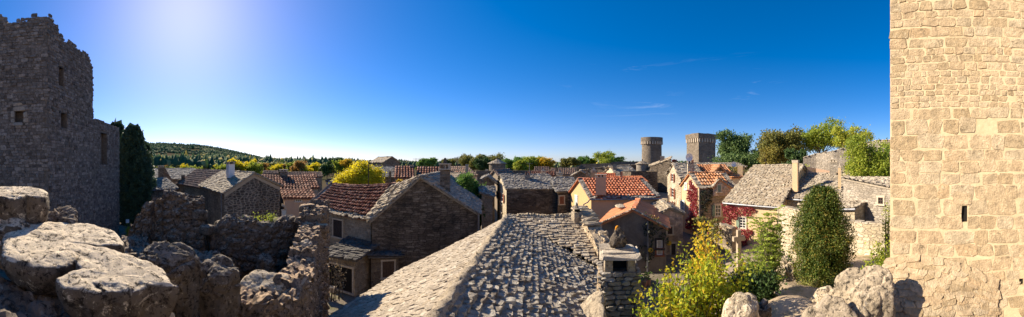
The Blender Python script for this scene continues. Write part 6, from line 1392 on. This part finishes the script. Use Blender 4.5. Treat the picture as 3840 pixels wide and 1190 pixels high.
# ================================================================== plants
tree('conifer', 'tall dark dense conifer beside the castle ruin', 500, 40, 484, 4.6, 'cypress', style='egg', seed=1, nclump=1500, per=26, size=.26)
tree('conifer', 'shorter dark conifer peeping over the ruin wall', 435, 47, 468, 4.5, 'cypress', style='egg', seed=2, nclump=500, per=26, size=.32)
tree('autumn_tree', 'brilliant yellow tree behind the striped tile roof', 1340, 40, 610, 6.6, 'yellow', style='round', seed=3, nclump=620, per=34, size=.22, pyb=730)
tree('autumn_tree', 'small golden tree in front of the red-tiled house', 1503, 34, 671, 1.1, 'gold', style='round', seed=4, nclump=90, per=22, size=.14, pyb=705)
tree('green_tree', 'fresh green tree between great gable and shuttered house', 1762, 27.5, 650, 2.9, 'green', style='round', seed=5, nclump=360, per=34, size=.16, pyb=775)
tree('dark_bush_tree', 'dark lower tree in the alley under the fresh green tree', 1800, 26.5, 735, 1.6, 'dark', style='bush', seed=6, nclump=150, per=30, size=.15, pyb=850)
tree('chestnut_tree', 'large dark rounded chestnut tree right of the square tower', 2765, 58, 500, 8.0, 'chestnut', seed=7, nclump=560, per=30, size=.34, pyb=600)
tree('chestnut_tree', 'low spreading skirt of dark trees below the large chestnut', 2790, 54, 580, 10, 'chestnut', seed=8, nclump=420, per=28, size=.32, pyb=632)
tree('tree', 'dark tree joining chestnut and olive tree, behind slab roof', 2860, 56, 545, 4.5, 'dark', seed=9, nclump=240, per=28, size=.32)
tree('tree', 'broad olive-green tree rising over the great warm slab roof', 2925, 45, 474, 6.4, 'olive', seed=10, nclump=480, per=28, size=.28, pyb=625, gap=.75)
tree('tree', 'rust-tinged olive tree left of the broad olive-green tree', 2885, 43, 540, 4.0, 'olive', seed=11, nclump=220, per=26, size=.25, pyb=640, vbias=.3)
tree('tree', 'dark leafy tree at the left end of the high rampart', 2990, 39, 560, 2.6, 'dark', seed=12, nclump=200, per=26, size=.24, pyb=640)
tree('tree', 'open airy yellow-green tree above the rampart', 3075, 46, 452, 7.2, 'lime', seed=13, nclump=330, per=26, size=.26, pyb=575, gap=.9, vbias=-.1)
tree('tree', 'thin dark-branched tree left of the airy yellow-green tree', 3000, 48, 480, 3.4, 'olive', style='wispy', seed=14, nclump=110, per=14, size=.24)
tree('tree', 'orange-tinted small tree above the rampart next to the tower', 3190, 42, 480, 5.6, 'lime', seed=15, nclump=190, per=24, size=.26, pyb=560, gap=.9, vbias=.3)
tree('willow_tree', 'bushy yellow-green willow overhanging the grey stone building', 3245, 24, 520, 4.2, 'lime', seed=16, nclump=420, per=34, size=.15, pyb=705, vbias=-.1)
tree('tree', 'dark green leafy tree hard against the tower edge', 3318, 25, 535, 2.0, 'green', seed=17, nclump=300, per=30, size=.16, pyb=735)
tree('red_tree', 'tiny dark red tree on the skyline between the two towers', 2531, 92, 598, 1.8, 'ruby', seed=18, nclump=70, per=20, size=.3, pyb=616)
tree('box_bush', 'big conical box bush standing beside the path', 3082, 11.8, 712, 2.3, 'box', style='egg', seed=19, nclump=2600, per=14, size=.062, cat='bush')
tree('conifer', 'second dark conifer crowding the right side of the tall one', 538, 42, 540, 3.0, 'cypress', style='egg', seed=22, nclump=800, per=26, size=.26)
bx = [o for o in COL.objects if o.name.startswith('box_bush')][-1]
stems('golden_shrub', 'tall golden-yellow shrub in the lower middle', [(2630, 8.2, 1.), (2662, 8.0, 1.1), (2640, 7.6, .8)], 'shrub_gold', 1, 2.55, .45, 11, 75, .10)
stems('turning_shrub', 'green and yellow leafy shrub filling the bottom, left of golden shrub', [(2480, 6.4, .7), (2550, 6.3, .95), (2600, 6.2, 1.0), (2650, 6.4, 1.0), (2700, 6.5, .85), (2440, 6.5, .5)], 'shrub_yg', 2, 2.45, .62, 14, 95, .085, zoff=.25)
stems('young_tree', 'single thin stem with orange leaves beside the dark street', [(2512, 7.6, 1.)], 'gold', 3, 2.2, .12, 3, 46, .08)
stems('elder_bush', 'tall green elder with feathery leaves right of the stone cross', [(2872, 9.2, 1.), (2895, 9.0, .9), (2850, 9.4, .6)], 'elder', 4, 3.05, .62, 9, 150, .10, pinnate=True)
stems('laurel_bush', 'dark glossy laurel bush behind the pale pitted boulder', [(2745, 8.6, .8), (2790, 8.4, .9), (2840, 8.2, .8), (2870, 8., .6)], 'dark', 5, 1.45, .4, 15, 80, .09)
stems('roadside_shrub', 'yellow-green shrub at the foot of the big tower behind rocks', [(3240, 9.2, .6), (3290, 9.4, .9), (3320, 9.6, 1.15), (3215, 9.0, .35)], 'lime', 6, 1.7, .35, 11, 70, .08, vb=-.1)
stems('wall_climber', 'yellow-green climber on the grey building beside the tower', [(3325, 13.5, 1.)], 'lime', 7, 3.2, .25, 8, 70, .09)
stems('low_weeds', 'green weeds at the foot of the tower between rocks', [(3395, 5.3, 1.), (3420, 5.3, .8), (3370, 5.4, .8)], 'green', 8, .5, .2, 16, 26, .05, cat='weeds')
stems('low_weeds', 'bright weeds and dry grass at the base of the box bush', [(3060, 10.6, 1.), (3130, 10.4, 1.), (3010, 10.8, .7), (3160, 10.2, .7)], 'grassy', 9, .4, .3, 14, 22, .06, cat='weeds')
stems('low_weeds', 'green weeds between golden shrub and pale pitted boulder', [(2690, 5.6, 1.), (2720, 5.4, .8)], 'green', 10, .55, .25, 14, 26, .05, cat='weeds')
stems('dry_weed', 'dry seed-headed weed at the lower left edge of the slab roof', [(1250, 7.2, 1.), (1275, 7.4, .8)], 'dry', 11, 1.2, .25, 7, 16, .05, cat='weed', zoff=2.2)
stems('ferns', 'small green ferns on top of the far ruin wall', [(960, 9.9, 1.), (1010, 9.9, 1.3), (1022, 9.9, 1.2), (915, 9.9, .7)], 'lime', 12, .3, .14, 6, 18, .05, cat='fern', absz=CZ - 1.85)
stems('path_bush', 'small yellow-green bush on the lit path by the castle ruin', [(486, 34, 1.)], 'lime', 13, 1.2, .5, 20, 50, .14)
creeper('mixed_hedge', 'rounded red and green climber mass over the low wall in the street', (P(2650, 0, 19.5)[:2], P(2730, 0, 18.5)[:2]), [(2628, 830), (2655, 812), (2700, 815), (2722, 850), (2715, 905), (2680, 900), (2650, 880), (2640, 850)], 'ivy_mix', 9, 520, .14, .1, thick=.45)
thick('street_wall', 'low dark stone wall under the climber mass in the street', [(2640, 850, 20.6), (2700, 845, 19.9), (2745, 860, 19.4)], 3, .5, 'rubble_warm', 'lauze_warm', 9)
creeper('roof_ivy', 'ochre-green ivy heap behind the low orange-tiled outbuilding', (P(2725, 0, 36)[:2], P(2815, 0, 34)[:2]), [(2735, 632), (2760, 628), (2790, 632), (2815, 640), (2812, 655), (2735, 652)], 'box', 10, 120, .2, .1, thick=.5)
creeper('wall_moss', 'yellow-green moss strip on top of the pinkish parapet', (P(2990, 0, 26)[:2], P(3070, 0, 26)[:2]), [(3010, 622), (3050, 624), (3068, 634), (3040, 640), (3010, 632)], 'lime', 11, 200, .14, .1, thick=.3)  # moss along the parapet top, drawn with creeper leaves
bare_tree('bare_tree', 'bare greyish tree left of the round dovecote tower', 1728, 118, 584, 5, 3); bare_tree('bare_tree', 'leafless tree on the skyline left of the round tower', 2330, 110, 585, 4, 5)
# skyline trees, each its own
ST = [(1608, 95, 603, 4.6, 'green', 620, 'rounded bright green bush tree right of the skyline barn'), (1760, 110, 585, 5.4, 'olive', 630, 'olive tree right of the bare tree'), (1785, 104, 590, 4.8, 'olive', 640, 'brown-green tree left of the cedar'), (1845, 112, 581, 7.5, 'olive', 640, 'wide brownish tree behind the dovecote tower'),
      (1808, 100, 600, 4.2, 'dark', 645, 'dark low tree under the cedar'), (1912, 100, 600, 3.8, 'green', 640, 'green tree right of the dovecote'), (1950, 105, 597, 4.2, 'green', 625, 'second green tree right of the dovecote'), (1948, 96, 609, 4.6, 'lime', 640, 'bright lime tree in front of green trees'), (2000, 102, 597, 5., 'lime', 640, 'yellow-green tree left of the golden one'), (2040, 102, 596, 5., 'gold', 640, 'golden tree with green foot in the skyline row'),
      (2125, 112, 604, 3.6, 'olive', 625, 'leftmost dull tree over the stepped rampart'), (2150, 110, 600, 4., 'olive', 622, 'second dull tree over the stepped rampart'), (2182, 112, 594, 4.2, 'green', 620, 'green rounded tree over the stepped rampart'), (2218, 115, 602, 3., 'lime', 618, 'small lime tree between green crowns'), (2268, 105, 578, 5.8, 'lime', 618, 'tall bright green tree over the rampart'), (2310, 104, 596, 3.8, 'green', 616, 'green tree right of the tall bright one'),
      (1262, 150, 600, 5.5, 'dark', 630, 'isolated dark round tree left of the yellow tree'), (1300, 120, 605, 4., 'gold', 628, 'golden tree just behind the yellow tree'), (1408, 95, 611, 3.6, 'olive', 640, 'greenish clump between yellow tree and barn'), (1680, 120, 604, 4., 'olive', 630, 'low olive tree behind the tall dark chimney')]
for i, (px, r, y, w_, m_, yb, lab) in enumerate(ST): tree('skyline_tree', lab, px, r, y - 7, w_ * 1.35, m_, seed=60 + i, nclump=230, per=22, size=.42, pyb=yb, group='skyline trees behind the village')
def cedar():
    px, r = 1815, 106; g = PG(px, r); h = CZ + r * (HY - 578) / F - g[2]; t = thing('cedar_tree', g, 'thin tiered cedar standing above the skyline trees', 'tree', None); rg = np.random.default_rng(1); tb = MB(); mb = MB(); tube(tb, [g, g + [0, 0, h]], [.22, .04], 6)
    for k in range(26):
        z = g[2] + h * (.35 + .63 * k / 26); Lb = 2.4 * (1 - k / 30) * rg.uniform(.6, 1.1); a = rg.uniform(0, 2 * pi); e = np.array([g[0] + Lb * cos(a), g[1] + Lb * sin(a), z + .1]); tube(tb, [[g[0], g[1], z], e], [.06, .02], 4)
        q = rg.random((60, 1)); leaves(mb, np.array([g[0], g[1], z]) * (1 - q) + e * q + rg.normal(0, 1, (60, 3)) * [.25, .25, .08], .3, rg, rg.random(60))
    tb.build('trunk', M['bark'], t); mb.build('crown', L['dark'], t)
cedar()
# belt of autumn trees beyond the left roofs: one of each colour, copied
rg = np.random.default_rng(12)
kinds = [('lime', 'yellow-green autumn tree in the belt beyond the left roofs'), ('yellow', 'clear yellow autumn tree in the belt beyond the left roofs'), ('orange', 'orange autumn tree in the belt beyond the left roofs'), ('olive', 'dull olive tree in the belt beyond the left roofs'), ('dark', 'dark green tree in the belt beyond the left roofs')]
protos = [tree('belt_tree', lab, 0, 0, 0, 6.2, k, seed=80 + i, nclump=120, per=20, size=.55, loc=(0, 0, 0), h=8.) for i, (k, lab) in enumerate(kinds)]
fixed = [(570, 105, 3, 1.), (600, 190, 0, .8), (640, 200, 0, .8), (690, 190, 1, 1.), (715, 170, 0, .9), (845, 150, 0, .9), (838, 160, 1, .6), (890, 160, 2, .8), (915, 130, 4, .9), (945, 170, 1, 1.2), (1062, 165, 2, 1.0), (1090, 150, 0, 1.1), (1145, 150, 2, 1.0), (585, 80, 1, .62), (575, 86, 1, .55)]
spots_ = [(px, r, k, s) for px, r, k, s in fixed]
for i in range(150):
    px = rg.uniform(600, 1300) if i % 7 else rg.uniform(1290, 1700); r = rg.uniform(120, 330); k = rg.choice(5, p=[.33, .08, .13, .32, .14]); spots_.append((px, r, k, rg.uniform(.55, 1.15) * (.75 if px < 830 else 1.) * (1 if px < 1300 else .6)))
used = set()
for px, r, k, s in spots_:
    o = protos[k] if k not in used else copy_tree(protos[k]); used.add(k); g = PG(px, r); o.location = (g[0], g[1], g[2] - .4); o.scale = (s * rg.uniform(.85, 1.2), s * rg.uniform(.85, 1.2), s * rg.uniform(.85, 1.15)); o.rotation_euler = (0, 0, rg.uniform(0, 6.28)); o['group'] = ('lime', 'yellow', 'orange', 'olive', 'dark')[k].replace('lime', 'yellow-green') + ' trees of the belt'
# woods on the hillside: one mass of small crowns
def woods():
    rg = np.random.default_rng(33); N_ = 34000; px = rg.uniform(520, 1330, N_); r = rg.uniform(330, 1500, N_) ** 1.0; px2 = rg.uniform(1150, 3400, 9000); r2 = rg.uniform(450, 3100, 9000)
    px = np.r_[px, px2]; r = np.r_[r, r2]; a = (px - CX) / F; x, y = r * np.sin(a), r * np.cos(a); z = ground(x, y); dn = fbm(np.c_[x / 110, y / 110, 0 * x], 4, 3)
    tn = (z - CZ) / r; big = (px < 1330)
    hx, hy = 640 * sin(az(630)), 640 * cos(az(630)); fd = np.hypot((x - hx), (y - hy)); keep = (dn > np.where(r > 1330, .14, -.14) - .3 * (px > 760)) & (fd > 105); x, y, z, r, px, dn = x[keep], y[keep], z[keep], r[keep], px[keep], dn[keep]; n = len(x)
    con = (dn + rg.normal(0, .12, n)) > .12; hgt = np.where(con, rg.uniform(7, 15, n), rg.uniform(4, 9, n)); wd = hgt * np.where(con, .38, .62) * rg.uniform(.8, 1.3, n)
    ring = np.array([(0, 0, 0)] + [(.8 * cos(t), .8 * sin(t), .3) for t in np.arange(5) * 1.257] + [(.62 * cos(t), .62 * sin(t), .7) for t in np.arange(5) * 1.257 + .6] + [(0, 0, 1.)])
    T = np.broadcast_to(ring, (n, 12, 3)) * (1 + rg.normal(0, .18, (n, 12, 3))); V = np.stack([x[:, None] + T[..., 0] * wd[:, None], y[:, None] + T[..., 1] * wd[:, None], z[:, None] - 1 + T[..., 2] * hgt[:, None]], -1).reshape(-1, 3)
    f = []
    for i in range(5): j = (i + 1) % 5; f += [(1 + i, 1 + j, 6 + i), (1 + j, 6 + j, 6 + i), (6 + i, 6 + j, 11), (0, 1 + j, 1 + i)]
    f = np.array(f); Q = (f[None] + (np.arange(n) * 12)[:, None, None]).reshape(-1, 3); v = np.where(con, rg.uniform(0, .38, n), rg.uniform(.3, .85, n)); v = np.where((rg.random(n) < .10) & (r < 800), rg.uniform(.85, 1, n), v)
    mb = MB(); mb.add(V, Q, np.repeat(v, len(f))); m, nt, b = newmat('hill_woods'); rough(b, .9, .1); at = nd(nt, 'ShaderNodeAttribute', attribute_name='var'); c = ramp(nt, at.outputs['Fac'], [(0, (.045, .085, .045)), (.35, (.09, .14, .06)), (.6, (.21, .22, .08)), (.85, (.30, .24, .11)), (1., (.6, .45, .06))]); lk(nt, mixc(nt, 1., c, ramp(nt, noise(nt, pos(nt), .8, 5, .8), [(.3, (.5, .5, .5)), (.7, (1.4, 1.4, 1.4))]), 'MULTIPLY'), b.inputs['Base Color'])
    o = mb.build('hill_woods', m, smooth=True); tag(o, 'mixed pine and autumn woods covering the hillside on the left', 'woods', kind='stuff')
woods()

for i, (px, py, r, lab) in enumerate(((2443, 655, 47, 'thin aerial mast on the flat-topped dark building'), (1560, 612, 48, 'small tv aerial between the two distant red roofs'), (1715, 606, 51, 'tv aerial over the pale tile roof behind the dark chimney'), (2105, 612, 60, 'tv aerial above the far brown-tiled roofs'))):
    c = P(px, py - 18, r); t = thing('tv_antenna', c - [0, 0, 1.6], lab, 'antenna'); mb = MB(); tube(mb, [c - [0, 0, 1.9], c], .03, 4); mb.build('mast', M['rust'], t); mb = MB(); tube(mb, [c + [-.5, 0, -.12], c + [.5, 0, -.12]], .02, 4); [tube(mb, [c + [-.4 + .2 * k, -.22, -.12], c + [-.4 + .2 * k, .22, -.12]], .016, 4) for k in range(5)]; mb.build('aerial', M['zinc'], t)

# ================================================================== camera, light, sky
cam = bpy.data.cameras.new('camera'); cam.type = 'PANO'; cam.panorama_type = 'CENTRAL_CYLINDRICAL'
cam.central_cylindrical_range_u_min = -CX / F; cam.central_cylindrical_range_u_max = CX / F
cam.central_cylindrical_range_v_min = -(1190 - HY) / F; cam.central_cylindrical_range_v_max = HY / F
cam.central_cylindrical_radius = 1.; cam.clip_end = 20000; cam.clip_start = .05
co = bpy.data.objects.new('camera', cam); COL.objects.link(co); co.location = (0, 0, CZ); co.rotation_euler = (pi / 2, 0, 0); bpy.context.scene.camera = co
sun = bpy.data.lights.new('sun', 'SUN'); sun.energy = 5.; sun.angle = math.radians(.5); sun.color = (1., .88, .70)
so = bpy.data.objects.new('sun', sun); COL.objects.link(so)
d = Vector((sin(SUN_AZ) * cos(SUN_EL), cos(SUN_AZ) * cos(SUN_EL), sin(SUN_EL))); so.rotation_euler = d.to_track_quat('Z', 'Y').to_euler(); so.location = (0, 0, 60)
w = bpy.data.worlds.new('World'); bpy.context.scene.world = w; w.use_nodes = True; nt = w.node_tree; bg = nt.nodes['Background']
sky = nt.nodes.new('ShaderNodeTexSky'); sky.sky_type = 'NISHITA'; sky.sun_disc = False; sky.sun_elevation = SUN_EL; sky.sun_rotation = SUN_AZ
sky.dust_density = SKY_DUST; sky.air_density = .85; sky.ozone_density = 3.8; sky.altitude = 800
hs = nt.nodes.new('ShaderNodeHueSaturation'); hs.inputs['Saturation'].default_value = 1.38; hs.inputs['Value'].default_value = 1.; nt.links.new(sky.outputs[0], hs.inputs['Color'])
g = nt.nodes.new('ShaderNodeTexCoord'); mp = nt.nodes.new('ShaderNodeMapping'); mp.inputs['Scale'].default_value = (1.2, 1.2, 9.); nt.links.new(g.outputs['Generated'], mp.inputs[0])
mp.inputs['Rotation'].default_value = (.08, 0, .2)
n1 = noise(nt, mp.outputs[0], 2.2, 7, .62, 1.2); cl = ramp(nt, n1, [(.56, (0, 0, 0)), (.82, (.5, .5, .5))])
n2 = noise(nt, g.outputs['Generated'], 1.6, 2, .5); m2 = ramp(nt, n2, [(.5, (0, 0, 0)), (.66, (1, 1, 1))])
sp = nt.nodes.new('ShaderNodeSeparateXYZ'); nt.links.new(g.outputs['Generated'], sp.inputs[0])
band = ramp(nt, sp.outputs[2], [(.02, (0, 0, 0)), (.10, (1, 1, 1)), (.24, (1, 1, 1)), (.34, (0, 0, 0))])
fac = math_(nt, 'MULTIPLY', math_(nt, 'MULTIPLY', math_(nt, 'MULTIPLY', cl, m2), band), ramp(nt, sp.outputs[0], [(.1, (0, 0, 0)), (.45, (1, 1, 1))]))
tint = mixc(nt, 1., hs.outputs[0], (.90, .85, 1.08), 'MULTIPLY')
gm = nt.nodes.new('ShaderNodeGamma'); gm.inputs[1].default_value = .88; nt.links.new(tint, gm.inputs[0]); tint = gm.outputs[0]
nt.links.new(mixc(nt, fac, tint, (7.5, 7.8, 8.2)), bg.inputs[0]); bg.inputs[1].default_value = SKY_STR
sc = bpy.context.scene; sc.render.engine = 'CYCLES'
sc.view_settings.view_transform = 'Standard'; sc.view_settings.look = 'None'; sc.view_settings.gamma = 1.; sc.view_settings.exposure = EXPO
sc.cycles.max_bounces = 5; sc.cycles.diffuse_bounces = 3; sc.cycles.transmission_bounces = 2; sc.cycles.transparent_max_bounces = 4; sc.cycles.caustics_reflective = False; sc.cycles.caustics_refractive = False
sc.cycles.use_denoising = True
for o in bpy.data.objects:
    if '_o' in o: del o['_o']
